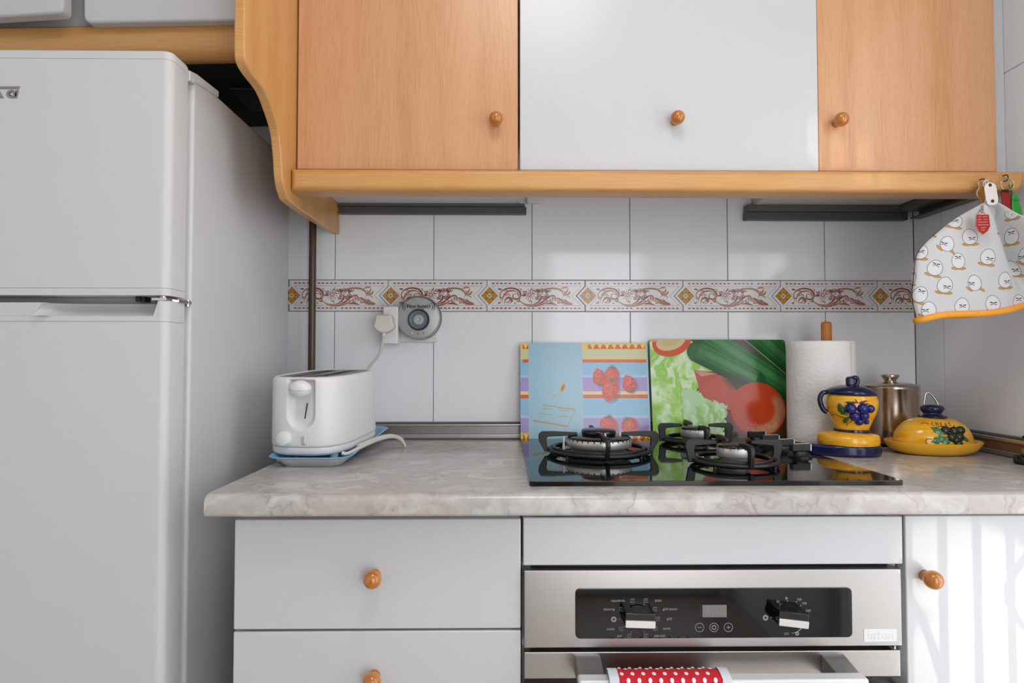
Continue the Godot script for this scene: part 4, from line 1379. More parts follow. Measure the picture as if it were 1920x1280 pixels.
# ---------------------------------------------------------------- hob
func burner(t: Node3D, c: Vector2, size: float, ring: float, reach: float, double_crown: bool) -> void:
	var y0 := 0.9132
	var at := Transform3D(Basis.IDENTITY, V(c.x, y0, c.y))
	var mb := MB.new()
	mb.xf = at
	mb.lathe([Vector2(0, 0), Vector2(size * 1.28, 0), Vector2(size * 1.27, 0.002), Vector2(size * 1.05, 0.0045), Vector2(size * 0.8, 0.006), Vector2(0, 0.006)], 40)
	var bs := part("burner_base", mb, M.enamel, t)
	mb = MB.new()
	mb.xf = at
	mb.lathe([Vector2(size * 0.8, 0.006), Vector2(size * 0.84, 0.012), Vector2(size * 0.97, 0.0155), Vector2(size, 0.0175), Vector2(size, 0.0300), Vector2(size * 0.985, 0.0315), Vector2(size * 0.6, 0.0325), Vector2(0, 0.0325)], 48)
	part("burner_crown", mb, M.burner_steel, bs)
	mb = MB.new()
	var teeth := int(size * 520)
	for k in teeth:
		var a := TAU * k / teeth
		mb.xf = at * Transform3D(Basis(Vector3.UP, -a), Vector3.ZERO)
		mb.box(V(size * 0.985, 0.0302, 0), V(size * 0.04, 0.0034, size * 0.035), 0.0003)
	mb.xf = at
	mb.lathe([Vector2(size * 0.96, 0.0318), Vector2(size * 0.965, 0.0345), Vector2(size * 0.9, 0.0368), Vector2(size * (0.55 if double_crown else 0.3), 0.0385), Vector2(0, 0.0388)], 40)
	if double_crown:
		mb.lathe([Vector2(size * 0.5, 0.038), Vector2(size * 0.53, 0.0415), Vector2(size * 0.53, 0.0465), Vector2(size * 0.49, 0.0495), Vector2(0, 0.0505)], 32)
	part("burner_cap", mb, M.enamel, bs)
	var pins := [[c.x + size * 1.1 * cos(-0.75), c.y + size * 1.1 * sin(-0.75), 0.004, 0.021, 0.0022]]
	if double_crown:
		pins.append_array([[c.x - size * 1.09, c.y + 0.012, 0.004, 0.036, 0.0024], [c.x + size * 0.1, c.y + size * 0.62, 0.037, 0.046, 0.0024], [c.x + size * 0.62, c.y + size * 0.2, 0.037, 0.047, 0.0026]])
	for q in pins:
		mb = MB.new()
		mb.tube([V(q[0], y0 + q[2], q[1]), V(q[0], y0 + q[3], q[1])], q[4], 8)
		part("spark_plug", mb, M.ivory_plastic, bs)
	# cast iron support: a ring with four bent arms
	mb = MB.new()
	var q = []
	for k in 48: q.append(V(c.x + ring * cos(TAU * k / 48), y0 + 0.0085, c.y + ring * sin(TAU * k / 48)))
	mb.tube(q, 0.0042, 8, true)
	q = []
	for k in 48: q.append(V(c.x + (ring - 0.010) * cos(TAU * k / 48), y0 + 0.0125, c.y + (ring - 0.010) * sin(TAU * k / 48)))
	mb.tube(q, 0.0034, 8, true)
	for k in 4:
		var a := PI / 4 + PI / 2 * k
		mb.tube([V(c.x + ring * cos(a), y0 + 0.0002, c.y + ring * sin(a)), V(c.x + ring * cos(a), y0 + 0.006, c.y + ring * sin(a))], 0.0035, 8)
	var sup := part("pan_support", mb, M.cast_iron, t)
	for k in 4:
		mb = MB.new()
		var a := PI / 2 * k
		mb.xf = turned(V(cos(a), 0, sin(a)), V(0, 1, 0), V(-sin(a), 0, cos(a)), V(c.x, y0, c.y))
		var o := reach
		var P := PackedVector2Array([Vector2(ring - 0.012, 0.004), Vector2(ring + 0.009, 0.0045), Vector2(o - 0.002, 0.024), Vector2(o, 0.034), Vector2(o - 0.0015, 0.041), Vector2(o - 0.007, 0.0455), Vector2(o - 0.03, 0.0458), Vector2(o * 0.36, 0.0435), Vector2(o * 0.355, 0.0375), Vector2(o - 0.034, 0.0355), Vector2(o - 0.0195, 0.0345), Vector2(o - 0.0165, 0.030), Vector2(o - 0.0185, 0.014), Vector2(ring - 0.010, 0.012)])
		mb.prism(P, -0.0036, 0.0036, 0.0014, 2, true)
		part("arm", mb, M.cast_iron, sup)

func hob() -> void:
	var t := thing("gas_hob", "black glass gas hob with cast iron pan supports set in the worktop", "hob", V(0.34, CT, 0.32))
	var mb := MB.new()
	mb.xf = turned(V(1, 0, 0), V(0, 0, -1), V(0, 1, 0))
	mb.prism(rrect(0.0395, -0.5785, 0.6375, -0.062, 0.006, 4), 0.9052, 0.9132, 0.0014, 2)
	part("glass_top", mb, M.black_glass, t)
	burner(t, Vector2(0.1925, 0.2965), 0.0665, 0.101, 0.1235, true)
	burner(t, Vector2(0.440, 0.140), 0.0335, 0.074, 0.0865, false)
	burner(t, Vector2(0.4205, 0.428), 0.0305, 0.0745, 0.0895, false)
	for z in [0.345, 0.275, 0.205, 0.135]:
		mb = MB.new()
		mb.xf = Transform3D(Basis.IDENTITY, V(0.583, 0.9133, z))
		mb.lathe([Vector2(0, 0), Vector2(0.0225, 0), Vector2(0.0225, 0.003), Vector2(0.0165, 0.005), Vector2(0.0135, 0.012), Vector2(0, 0.012)], 24)
		var kb := part("control_knob", mb, M.black_plastic, t)
		mb = MB.new()
		mb.xf = Transform3D(Basis(Vector3.UP, 0.18), V(0.583, 0.9133, z))
		mb.box(V(0, 0.0185, 0), V(0.040, 0.0145, 0.013), 0.0022, 2)
		part("grip", mb, M.black_plastic, kb)
		mb = MB.new()
		mb.xf = Transform3D(Basis(Vector3.UP, 0.18), V(0.583, 0.9133, z))
		mb.box(V(0.0205, 0.0185, 0), V(0.0035, 0.0138, 0.0124), 0.0012, 2)
		mb.box(V(0.004, 0.0259, 0), V(0.032, 0.0012, 0.004), 0.0005, 2)
		part("grip_inlay", mb, M.silver_face, kb)

# ---------------------------------------------------------------- glass boards leaning on the upstand
func board(called: String, label: String, x0: float, x1: float, y1: float, m: Material, zb: float, lean: float) -> void:
	var hgt := y1 - CT
	var t := thing(called, label, "cutting board", V((x0 + x1) / 2, CT + 0.0008, zb), "", V(lean, 0, 0))
	var w := x1 - x0
	var mb := MB.new()
	mb.us = Vector2(1.0 / w, 1.0 / hgt); mb.uo = Vector2(-w / 2, 0)
	mb.prism(rrect(-w / 2, 0.001, w / 2, hgt, 0.008, 5), -0.001, 0.0, 0.0)
	part("printed_face", mb, m, t, true)
	mb = MB.new()
	mb.prism(rrect(-w / 2, 0.001, w / 2, hgt, 0.008, 5), -0.0052, -0.0011, 0.0008, 2, true)
	part("glass", mb, M.glass_edge, t, true)
	for s in [[-1, 0.02], [1, 0.02], [-1, hgt - 0.02], [1, hgt - 0.02]]:
		mb = MB.new()
		mb.xf = turned(V(1, 0, 0), V(0, 0, -1), V(0, 1, 0), V(s[0] * (w / 2 - 0.02), s[1], -0.0052))
		mb.lathe([Vector2(0, 0.003), Vector2(0.005, 0.003), Vector2(0.006, 0), Vector2(0, 0)], 10)
		part("rubber_foot", mb, M.gasket, t, true)

func boards() -> void:
	board("cutting_board", "striped glass cutting board with strawberries leaning behind the left burner", 0.0395, 0.3590, 1.1478, M.board_stripes, 0.0500, -8.0)
	board("cutting_board", "glass cutting board printed with lettuce, cucumbers and tomato beside the paper roll", 0.3645, 0.7075, 1.1565, M.board_salad, 0.0500, -8.0)

# ---------------------------------------------------------------- toaster, its tray and cord
func toaster_set() -> void:
	var tr := thing("tray", "shallow pale blue tray under the white toaster", "tray", V(-0.365, CT + 0.001, 0.392), "", V(2.6, -1.0, 0))
	var loop := func(w, l, r, y):
		var o := []
		for p in rrect(-w, -l, w, 0.0, r, 5): o.append(V(p.x, y, p.y))
		return o
	var shell := func(mb, rings):
		for k in rings.size() - 1:
			var A = rings[k]; var B = rings[k + 1]
			for i in A.size():
				var j: int = (i + 1) % A.size()
				var nn: Vector3 = (B[i] - A[i]).cross(A[j] - A[i]).normalized()
				mb.quad(A[i], A[j], B[j], B[i], nn, nn, nn, nn)
	var off := func(ring, dz):
		var o := []
		for p in ring: o.append(p + V(0, 0, dz))
		return o
	var mb := MB.new()
	shell.call(mb, [loop.call(0.055, 0.335, 0.02, 0.0), off.call(loop.call(0.070, 0.365, 0.03, 0.0145), 0.015), off.call(loop.call(0.079, 0.384, 0.034, 0.0185), 0.0245)])
	part("underside", mb, M.tray_white, tr, true)
	mb = MB.new()
	shell.call(mb, [off.call(loop.call(0.079, 0.384, 0.034, 0.0185), 0.0245), off.call(loop.call(0.077, 0.380, 0.032, 0.0200), 0.0225), off.call(loop.call(0.068, 0.362, 0.03, 0.0155), 0.0135), loop.call(0.054, 0.333, 0.02, 0.0022)])
	mb.span(V(-0.050, 0.0006, -0.329), V(0.050, 0.0022, -0.006), 0.0004)
	part("inside", mb, M.tray_blue, tr, true)

	var t := thing("toaster", "white two-slot toaster with a round lever standing on the blue tray", "toaster", V(-0.3685, 0.9235, 0.268), "", V(3.0, -9, 0))
	var a := 0.0815; var b := 0.126
	var plan := func(th, inset, y):
		var k = 1.0 - 0.36 * y if y > 0.02 else 1.0
		var ex := 2.0 / 3.3
		var c := cos(th); var s := sin(th)
		var q := V((a * (1.0 - 0.22 * y) - inset) * signf(c) * pow(absf(c), ex), y, (b * k - inset) * signf(s) * pow(absf(s), ex))
		return q
	mb = MB.new()
	var low := [[0.010, 0.006], [0.004, 0.0085], [0.0018, 0.013], [0.0014, 0.0215], [0.003, 0.0226]]
	mb.surf(80, 4, func(u, v): var e = low[int(round(v * 4))]; return plan.call(u * TAU, e[0], e[1]), true)
	part("base", mb, M.toaster_white, t, true)
	var prof := [[0.0025, 0.0228], [0.0004, 0.0245], [0.0, 0.028]]
	for i in 26: prof.append([0.0, 0.028 + (i + 1) * 0.118 / 26])
	prof.append_array([[0.0006, 0.1490], [0.002, 0.1518], [0.0045, 0.1538], [0.0075, 0.1546], [0.0100, 0.1545], [0.0112, 0.1535], [0.0118, 0.150], [0.0120, 0.128]])
	mb = MB.new()
	var np := prof.size() - 1
	var dent := func(p: Vector3):
		if p.z < 0.05:
			return p
		var dx = p.x - 0.006
		var hw := 0.0245
		var d := absf(dx) - hw            # distance to the edge of the U
		if p.y < 0.084:
			d = Vector2(dx, p.y - 0.084).length() - hw
		if p.y > 0.149: d = maxf(d, p.y - 0.149)
		return p + V(0, 0, -0.013 * smoothstep(0.003, -0.005, d))
	mb.surf(220, np, func(u, v): var e = prof[int(round(v * np))]; return dent.call(plan.call(u * TAU, e[0], e[1])), true)
	var bd := part("body", mb, M.toaster_white, t, true)
	# lever, slit, dial and button on the front
	var front := func(x, y): return 0.1265 * (1.0 - 0.36 * y) * pow(maxf(1.0 - pow(absf(x) / 0.0765, 3.3), 0.0), 1.0 / 3.3)
	mb = MB.new()
	mb.xf = Transform3D(Basis(Vector3.RIGHT, -0.36), V(0.006, 0.1, front.call(0.006, 0.1) - 0.0123))
	mb.box(V(0.006, 0.0, 0), V(0.0022, 0.05, 0.001), 0.0004)
	part("lever_slit", mb, M.slot_dark, bd, true)
	mb = MB.new()
	mb.ball(V(0.008, 0.134, front.call(0.0, 0.134) + 0.006), V(0.0215, 0.0165, 0.015), 28)
	mb.box(V(0.009, 0.128, front.call(0.0, 0.134) - 0.008), V(0.012, 0.006, 0.02), 0.002)
	part("lever", mb, M.white_plastic, t, true)
	mb = MB.new()
	var seamring := []
	for i in 25:
		var th := -PI * 0.05 + PI * 1.1 * i / 24
		seamring.append(V(0.008 + 0.0215 * cos(th), 0.132, front.call(0.0, 0.134) + 0.006 + 0.0151 * sin(th)))
	mb.tube(seamring, 0.0004, 5)
	part("lever_seam", mb, M.gasket, t, true)
	mb = MB.new()
	mb.xf = turned(V(1, 0, 0), V(0, 0.30, 0.954), V(0, -0.954, 0.30), V(-0.027, 0.038, front.call(-0.027, 0.038) - 0.003))
	mb.lathe([Vector2(0, 0), Vector2(0.0150, 0), Vector2(0.0145, 0.009), Vector2(0.0128, 0.0112), Vector2(0, 0.0118)], 28)
	part("dial", mb, M.white_plastic, t, true)
	mb = MB.new()
	mb.box(V(0.012, 0.0365, front.call(0.012, 0.0365) - 0.001), V(0.0095, 0.0165, 0.006), 0.0028, 3)
	part("button", mb, M.silver_face, t, true)
	# metal top with two slots
	mb = MB.new()
	var top := []
	for i in 40: top.append(plan.call(TAU * i / 40, 0.0134, 0.15))
	var lim := func(z): return 0.0585 * pow(maxf(1.0 - pow(absf(z) / 0.1055, 3.3), 0.0), 1.0 / 3.3)
	for s in [[-0.0585, -0.0365], [-0.0105, 0.0105], [0.0365, 0.0585]]:
		mb.span(V(s[0], 0.1515, -0.094), V(s[1], 0.1535, 0.094), 0.0006)
	for s in [[-0.1045, -0.086], [0.086, 0.1045]]:
		mb.span(V(-0.049, 0.1515, s[0]), V(0.049, 0.1535, s[1]), 0.0006)
	part("slot_plate", mb, M.toaster_metal, t, true)
	mb = MB.new()
	mb.span(V(-0.055, 0.100, -0.098), V(0.055, 0.102, 0.098), 0.0005)
	for x in [-0.0235, 0.0235]:
		for k in 7:
			mb.tube([V(x - 0.011, 0.149, -0.075 + k * 0.025), V(x - 0.008, 0.103, -0.075 + k * 0.025)], 0.0008, 5)
	part("bread_rack", mb, M.slot_dark, t, true)
	for s in [[-0.055, 0.088], [0.055, 0.088], [-0.055, -0.088], [0.055, -0.088]]:
		mb = MB.new()
		mb.xf = Transform3D(Basis.IDENTITY, V(s[0], -0.012 if s[1] > 0 else -0.001, s[1]))
		mb.lathe([Vector2(0, 0), Vector2(0.007, 0), Vector2(0.008, 0.02), Vector2(0, 0.02)], 12)
		part("foot", mb, M.gasket, t, true)
	# the flex: up to the plug, and a loop lying along the tray's right side
	mb = MB.new()
	mb.tube(smooth([V(-0.2915, 1.160, 0.072), V(-0.294, 1.145, 0.070), V(-0.305, 1.115, 0.062), V(-0.330, 1.085, 0.055), V(-0.345, 1.05, 0.05), V(-0.35, 0.99, 0.06), V(-0.345, 0.96, 0.10), V(-0.340, 0.945, 0.140)], 6), 0.0034, 8)
	mb.tube(smooth([V(-0.306, 0.930, 0.392), V(-0.296, 0.928, 0.385), V(-0.284, 0.932, 0.33), V(-0.268, 0.936, 0.26), V(-0.250, 0.936, 0.205), V(-0.236, 0.930, 0.180), V(-0.226, 0.9165, 0.168), V(-0.2235, 0.9095, 0.166)], 6), 0.0036, 8)
	mb.tube(smooth([V(-0.290, 0.934, 0.33), V(-0.272, 0.9385, 0.26), V(-0.252, 0.9385, 0.200), V(-0.234, 0.928, 0.165), V(-0.228, 0.9125, 0.155), V(-0.2275, 0.9095, 0.153)], 6), 0.0036, 8)
	part("flex", mb, M.cord, self)
	tag(get_node("flex"), "pale toaster flex running along the tray and up to the plug", "cord")

# ---------------------------------------------------------------- sockets on the tiles
func sockets() -> void:
	var t := thing("socket_plate", "white double wall socket under the patterned tile border", "socket", V(-0.235, 1.2, 0.005))
	var mb := MB.new()
	mb.prism(rrect(-0.305, 1.1480, -0.1690, 1.234, 0.004, 3), 0.0003, 0.011, 0.003, 3)
	part("plate", mb, M.white_plastic, t)
	for x in [-0.2725, -0.2015]:
		mb = MB.new()
		mb.prism(rrect(x - 0.028, 1.158, x + 0.028, 1.226, 0.003, 2), 0.0108, 0.0125, 0.0008)
		part("insert", mb, M.white_plastic, t)
	t = thing("plug_adaptor", "white block adaptor plugged into the wall socket left of the grey disc", "adaptor", V(-0.279, 1.19, 0.012))
	mb = MB.new()
	mb.prism(rrect(-0.2975, 1.1425, -0.2605, 1.235, 0.004, 4), 0.0128, 0.054, 0.004, 3)
	part("body", mb, M.white_plastic, t)
	t = thing("plug", "ivory toaster plug in the white block adaptor", "plug", V(-0.29, 1.19, 0.054))
	mb = MB.new()
	var P := PackedVector2Array()
	for p in smooth([Vector2(-0.3125, 1.196), Vector2(-0.308, 1.2115), Vector2(-0.2905, 1.2125), Vector2(-0.273, 1.2115), Vector2(-0.2685, 1.196), Vector2(-0.2655, 1.183), Vector2(-0.2765, 1.172), Vector2(-0.2905, 1.168), Vector2(-0.3045, 1.172), Vector2(-0.3155, 1.183)], 4, true): P.append(p)
	mb.prism(P, 0.0545, 0.082, 0.006, 4)
	part("body", mb, M.ivory_plastic, t)
	mb = MB.new()
	mb.tube([V(-0.2908, 1.172, 0.072), V(-0.2912, 1.160, 0.072)], [0.0058, 0.0044], 10)
	part("strain_relief", mb, M.ivory_plastic, t)
	# round plug-in device
	t = thing("plug_in_repeller", "round grey plug-in pest repeller with a dark lens in the wall socket", "pest repeller", V(-0.2105, 1.2078, 0.012))
	var c := V(-0.2105, 1.2078, 0)
	mb = MB.new()
	mb.xf = turned(V(1, 0, 0), V(0, 0, 1), V(0, -1, 0), c)
	mb.lathe([Vector2(0, 0.013), Vector2(0.046, 0.013), Vector2(0.0545, 0.018), Vector2(0.0550, 0.030), Vector2(0.0540, 0.0345)], 56)
	part("back_shell", mb, M.device_grey, t)
	mb = MB.new()
	mb.xf = turned(V(1, 0, 0), V(0, 0, 1), V(0, -1, 0), c + V(-0.001, 0, 0))
	mb.lathe([Vector2(0.0538, 0.0345), Vector2(0.0535, 0.045), Vector2(0.0518, 0.0478), Vector2(0.048, 0.0492), Vector2(0, 0.0500)], 56)
	part("front_shell", mb, M.device_grey, t)
	mb = MB.new()
	P = PackedVector2Array()
	for i in 17:
		var a := deg_to_rad(34 + i * 112.0 / 16)
		P.append(Vector2(c.x - 0.001 + 0.0527 * cos(a), c.y + 0.0527 * sin(a)))
	for i in range(1, 12):
		var a := deg_to_rad(180 + 36 + i * 108.0 / 12)
		P.append(Vector2(c.x - 0.001 + 0.054 * cos(a), c.y + 0.062 + 0.035 * sin(a)))
	mb.prism(P, 0.046, 0.0520, 0.001, 2)
	part("light_window", mb, M.device_blue, t)
	mb = MB.new()
	mb.xf = turned(V(1, 0, 0), V(0, 0, 1), V(0, -1, 0), c + V(0.0, -0.0055, 0.0495))
	mb.lathe([Vector2(0.0255, 0), Vector2(0.0268, 0.002), Vector2(0.0255, 0.0036), Vector2(0.0222, 0.0028)], 40)
	part("lens_ring", mb, M.ink, t)
	mb = MB.new()
	mb.xf = turned(V(1, 0, 0), V(0, 0, 1), V(0, -1, 0), c + V(0.0, -0.0055, 0.0495))
	mb.lathe([Vector2(0.0225, 0.0022), Vector2(0.018, 0.0005), Vector2(0.0175, 0.0012), Vector2(0.0128, 0.0006)], 36)
	part("lens", mb, M.device_lens, t)
	mb = MB.new()
	mb.xf = turned(V(1, 0, 0), V(0, 0, 1), V(0, -1, 0), c + V(0.0, -0.0055, 0.0495))
	mb.lathe([Vector2(0.0128, 0.0004), Vector2(0.0118, 0.0030), Vector2(0.006, 0.0036), Vector2(0.0045, 0.0012), Vector2(0, 0.001)], 30)
	part("lens_core", mb, M.device_core, t)
	lettering("lettering", "Pest Reject", 0.0112, M.ink, t, Transform3D(Basis.IDENTITY, V(0, 0.0268, 0.0503 - 0.012)), true)
	for s in [-1, 1]:
		for k in 2:
			mb = MB.new()
			var q := []
			for i in 9:
				var a := deg_to_rad(-42 + i * 84.0 / 8)
				q.append(c + V(s * (0.0205 + k * 0.0045 + 0.014 * cos(a)), 0.0255 + (0.0105 + k * 0.003) * sin(a), 0.0499))
			mb.tube(q, [0.0003, 0.0006, 0.0008, 0.0009, 0.0010, 0.0009, 0.0008, 0.0006, 0.0003], 5)
			part("wave_mark", mb, M.ink, t)
	mb = MB.new()
	mb.ball(c + V(-0.0155, -0.038, 0.0492), V(0.0017, 0.0017, 0.0012), 10)
	part("red_led", mb, M.red_led, t)
	for x in [-0.0018, 0.0115]:
		mb = MB.new()
		mb.ball(c + V(x, -0.039 + x * 0.1, 0.0488), V(0.0018, 0.0018, 0.0012), 10)
		part("led", mb, M.ink, t)
	# pipe in the gap beside the fridge
	t = thing("pipe", "thin brown pipe on the tiles between fridge and toaster", "pipe", V(-0.4775, CT, 0.03))
	mb = MB.new()
	mb.tube([V(-0.4775, 0.40, 0.028), V(-0.4775, 1.58, 0.028)], 0.0088, 14)
	part("tube", mb, M.pipe_brown, t)
	for y in [0.99, 1.52]:
		mb = MB.new()
		mb.span(V(-0.489, y, 0.0005), V(-0.466, y + 0.012, 0.03), 0.002)
		part("clip", mb, M.dark_metal, t)

# ---------------------------------------------------------------- things in the right corner
func on_lathe(c: Vector3, prof: Array, phi: float, s: float, y: float, lift := 0.0) -> Array:
	var r := 0.01
	var sl := 0.0
	for i in prof.size() - 1:
		if y >= prof[i].y and y <= prof[i + 1].y and prof[i + 1].y > prof[i].y:
			var k: float = (y - prof[i].y) / (prof[i + 1].y - prof[i].y)
			r = lerpf(prof[i].x, prof[i + 1].x, k)
			sl = (prof[i + 1].x - prof[i].x) / (prof[i + 1].y - prof[i].y)
	var a := phi - s / r
	var nn := V(cos(a), -sl, sin(a)).normalized()
	return [c + V(r * cos(a), y, r * sin(a)) + nn * lift, nn]

func leaf_on(mb: MB, f: Callable, c: Vector2, ang: float, l: float, w: float) -> void:
	mb.surf(8, 4, func(u, v):
		var half := w * sin(PI * clampf(u, 0.03, 0.985)) * (0.75 + 0.25 * cos(u * 18.0))
		var q := c + Vector2(u * l, (v - 0.5) * 2.0 * half).rotated(ang)
		var h = f.call(q.x, q.y)
		return h[0] + h[1] * (0.0012 + 0.0016 * (1.0 - absf(v - 0.5) * 2.0)))
	mb.surf(8, 4, func(u, v):
		var half := w * sin(PI * clampf(u, 0.03, 0.985)) * (0.75 + 0.25 * cos(u * 18.0))
		var q := c + Vector2(u * l, (v - 0.5) * 2.0 * half).rotated(ang)
		var h = f.call(q.x, q.y)
		return h[0] + h[1] * 0.0, true)

func ceramics() -> void:
	# kitchen roll on its stand
	var rc := V(0.7445, 0, 0.115)
	var t := thing("paper_roll_holder", "wooden kitchen roll stand, its pole end showing above the paper roll", "roll holder", V(rc.x, CT, rc.z))
	var mb := MB.new()
	mb.xf = Transform3D(Basis.IDENTITY, V(rc.x, CT, rc.z))
	mb.lathe([Vector2(0, 0.0005), Vector2(0.072, 0.0005), Vector2(0.074, 0.002), Vector2(0.072, 0.0065), Vector2(0, 0.0068)], 36)
	part("base", mb, M.pole_wood, t)
	mb = MB.new()
	mb.xf = Transform3D(Basis.IDENTITY, V(rc.x + 0.016, CT, rc.z))
	mb.lathe([Vector2(0.0, 0.0068), Vector2(0.0118, 0.0068), Vector2(0.0118, 0.284), Vector2(0.0095, 0.2885), Vector2(0, 0.29)], 18)
	part("pole", mb, M.pole_wood, t)
	t = thing("paper_roll", "white embossed kitchen paper roll in front of the right-hand cutting board's edge", "paper roll", V(rc.x, CT + 0.0075, rc.z))
	mb = MB.new()
	mb.xf = Transform3D(Basis.IDENTITY, V(rc.x, 0, rc.z))
	mb.lathe([Vector2(0.0215, 0.914), Vector2(0.0715, 0.914), Vector2(0.0732, 0.916), Vector2(0.0735, 0.93), Vector2(0.0735, 1.13), Vector2(0.0730, 1.145), Vector2(0.0705, 1.1475), Vector2(0.0215, 1.1465), Vector2(0.0215, 0.914)], 56)
	part("roll", mb, M.paper, t)
	mb = MB.new()
	mb.surf(14, 6, func(u, v):
		var a := deg_to_rad(60.0 - u * 76.0)
		var r = 0.0744 + 0.002 * u * u
		return V(rc.x + r * cos(a), lerpf(0.9145, 1.1472, v) - 0.002 * u, rc.z + r * sin(a)))
	mb.surf(14, 6, func(u, v):
		var a := deg_to_rad(60.0 - u * 76.0)
		var r = 0.0740 + 0.002 * u * u
		return V(rc.x + r * cos(a), lerpf(0.9145, 1.1472, v) - 0.002 * u, rc.z + r * sin(a)), true)
	part("loose_sheet", mb, M.paper, t)
	# yellow and blue jar on its spoon rest
	var jc := V(0.7365, 0, 0.253)
	t = thing("spoon_rest_jar", "yellow glazed urn with blue lid and grapes, fixed on a blue spoon rest", "ceramic jar", V(jc.x, CT, jc.z))
	mb = MB.new()
	var P := PackedVector2Array()
	for p in smooth([Vector2(0.061, 0.0), Vector2(0.046, -0.042), Vector2(0.0, -0.060), Vector2(-0.044, -0.048), Vector2(-0.072, -0.026), Vector2(-0.092, -0.012), Vector2(-0.098, 0.0), Vector2(-0.090, 0.011), Vector2(-0.066, 0.024), Vector2(-0.042, 0.042), Vector2(0, 0.058), Vector2(0.046, 0.042)], 5, true): P.append(Vector2(p.x, p.y))
	mb.xf = turned(V(1, 0, 0), V(0, 0, -1), V(0, 1, 0), V(jc.x - 0.006, 0, jc.z))
	mb.prism(P, CT + 0.0006, 0.9285, 0.006, 4, true)
	part("spoon_rest", mb, M.blue_glaze, t)
	mb = MB.new()
	mb.xf = Transform3D(Basis.IDENTITY, V(jc.x - 0.006, 0, jc.z))
	mb.lathe([Vector2(0.0590, 0.9275), Vector2(0.0600, 0.933), Vector2(0.0595, 0.9425), Vector2(0.057, 0.9475), Vector2(0.042, 0.951), Vector2(0.030, 0.9535), Vector2(0, 0.9535)], 36)
	part("foot", mb, M.yellow_glaze, t)
	mb = MB.new()
	mb.xf = Transform3D(Basis.IDENTITY, V(jc.x + 0.002, 0, jc.z))
	mb.lathe([Vector2(0.0345, 0.9495), Vector2(0.0362, 0.9530), Vector2(0.0352, 0.9575), Vector2(0.032, 0.9585)], 32)
	part("blue_band", mb, M.blue_glaze, t)
	var bc := V(jc.x + 0.003, 0, jc.z)
	var prof := [Vector2(0.0318, 0.957), Vector2(0.0335, 0.963), Vector2(0.0385, 0.975), Vector2(0.0445, 0.988), Vector2(0.0485, 1.000), Vector2(0.0500, 1.011), Vector2(0.0492, 1.021), Vector2(0.0462, 1.0285), Vector2(0.0440, 1.033)]
	mb = MB.new()
	mb.xf = Transform3D(Basis.IDENTITY, bc)
	mb.lathe(prof, 44)
	var body := part("body", mb, M.yellow_glaze, t)
	mb = MB.new()
	mb.xf = Transform3D(Basis.IDENTITY, V(bc.x, 0, bc.z)) * Transform3D(Basis(V(0, 0, 1), -0.05), V(0.05, 0, 0))
	mb.xf = Transform3D(Basis(V(0, 0, 1), -0.045), V(bc.x - 0.002, 1.033, bc.z))
	mb.lathe([Vector2(0, -0.004), Vector2(0.0462, -0.004), Vector2(0.0492, 0.0), Vector2(0.0488, 0.0045), Vector2(0.040, 0.0105), Vector2(0.025, 0.0165), Vector2(0, 0.019)], 40)
	var lid := part("lid", mb, M.blue_glaze, t)
	mb = MB.new()
	mb.box(V(bc.x - 0.002, 1.0585, bc.z), V(0.0165, 0.021, 0.015), 0.0055, 4)
	mb.tube(smooth([V(bc.x + 0.001, 1.067, bc.z + 0.006), V(bc.x + 0.0085, 1.066, bc.z + 0.006), V(bc.x + 0.0105, 1.057, bc.z + 0.005), V(bc.x + 0.008, 1.050, bc.z + 0.004)], 4), 0.0042, 8)
	part("lid_knob", mb, M.blue_glaze, lid)
	for ax in [V(-0.955, 0, -0.297), V(0.80, 0, -0.60)]:
		mb = MB.new()
		mb.tube(smooth([bc + ax * 0.044 + V(0, 1.0345, 0), bc + ax * 0.055 + V(0, 1.0335, 0), bc + ax * 0.061 + V(0, 1.022, 0), bc + ax * 0.059 + V(0, 1.007, 0), bc + ax * 0.0535 + V(0, 0.996, 0), bc + ax * 0.0475 + V(0, 0.992, 0)], 5), 0.0052, 9)
		part("handle", mb, M.blue_glaze, t)
	var phi := atan2(1.554 - bc.z, -bc.x)
	var f := func(s, y): return on_lathe(bc, prof, phi, s, y)
	for g in [[-0.002, 1.004, 1.5], [0.0205, 1.0045, 1.45], [0.0365, 1.004, 1.15], [0.0055, 0.988, 1.35], [0.023, 0.9895, 1.3], [0.0135, 0.977, 1.1], [0.0285, 0.9765, 0.75]]:
		mb = MB.new()
		var h = f.call(g[0], g[1])
		mb.ball(h[0], V(0.0078, 0.0076, 0.0078) * g[2], 14)
		part("grape", mb, M.grape_blue, body)
	mb = MB.new()
	leaf_on(mb, f, Vector2(-0.008, 0.990), 2.4, 0.026, 0.0080)
	part("painted_leaf", mb, M.leaf_glaze, body)
	mb = MB.new()
	leaf_on(mb, f, Vector2(-0.016, 0.999), 2.1, 0.018, 0.006)
	part("painted_leaf", mb, M.leaf_glaze, body)
	mb = MB.new()
	leaf_on(mb, f, Vector2(-0.006, 0.986), 4.1, 0.017, 0.006)
	part("painted_leaf", mb, M.leaf_glaze, body)
	mb = MB.new()
	leaf_on(mb, f, Vector2(0.012, 1.0165), PI, 0.026, 0.0034)
	part("painted_stalk", mb, M.olive_glaze, body)
	mb = MB.new()
	leaf_on(mb, f, Vector2(0.010, 1.0155), 0.25, 0.022, 0.0026)
	leaf_on(mb, f, Vector2(0.014, 1.0155), -0.1, 0.022, 0.0022)
	leaf_on(mb, f, Vector2(0.012, 1.0155), 2.2, 0.010, 0.0012)
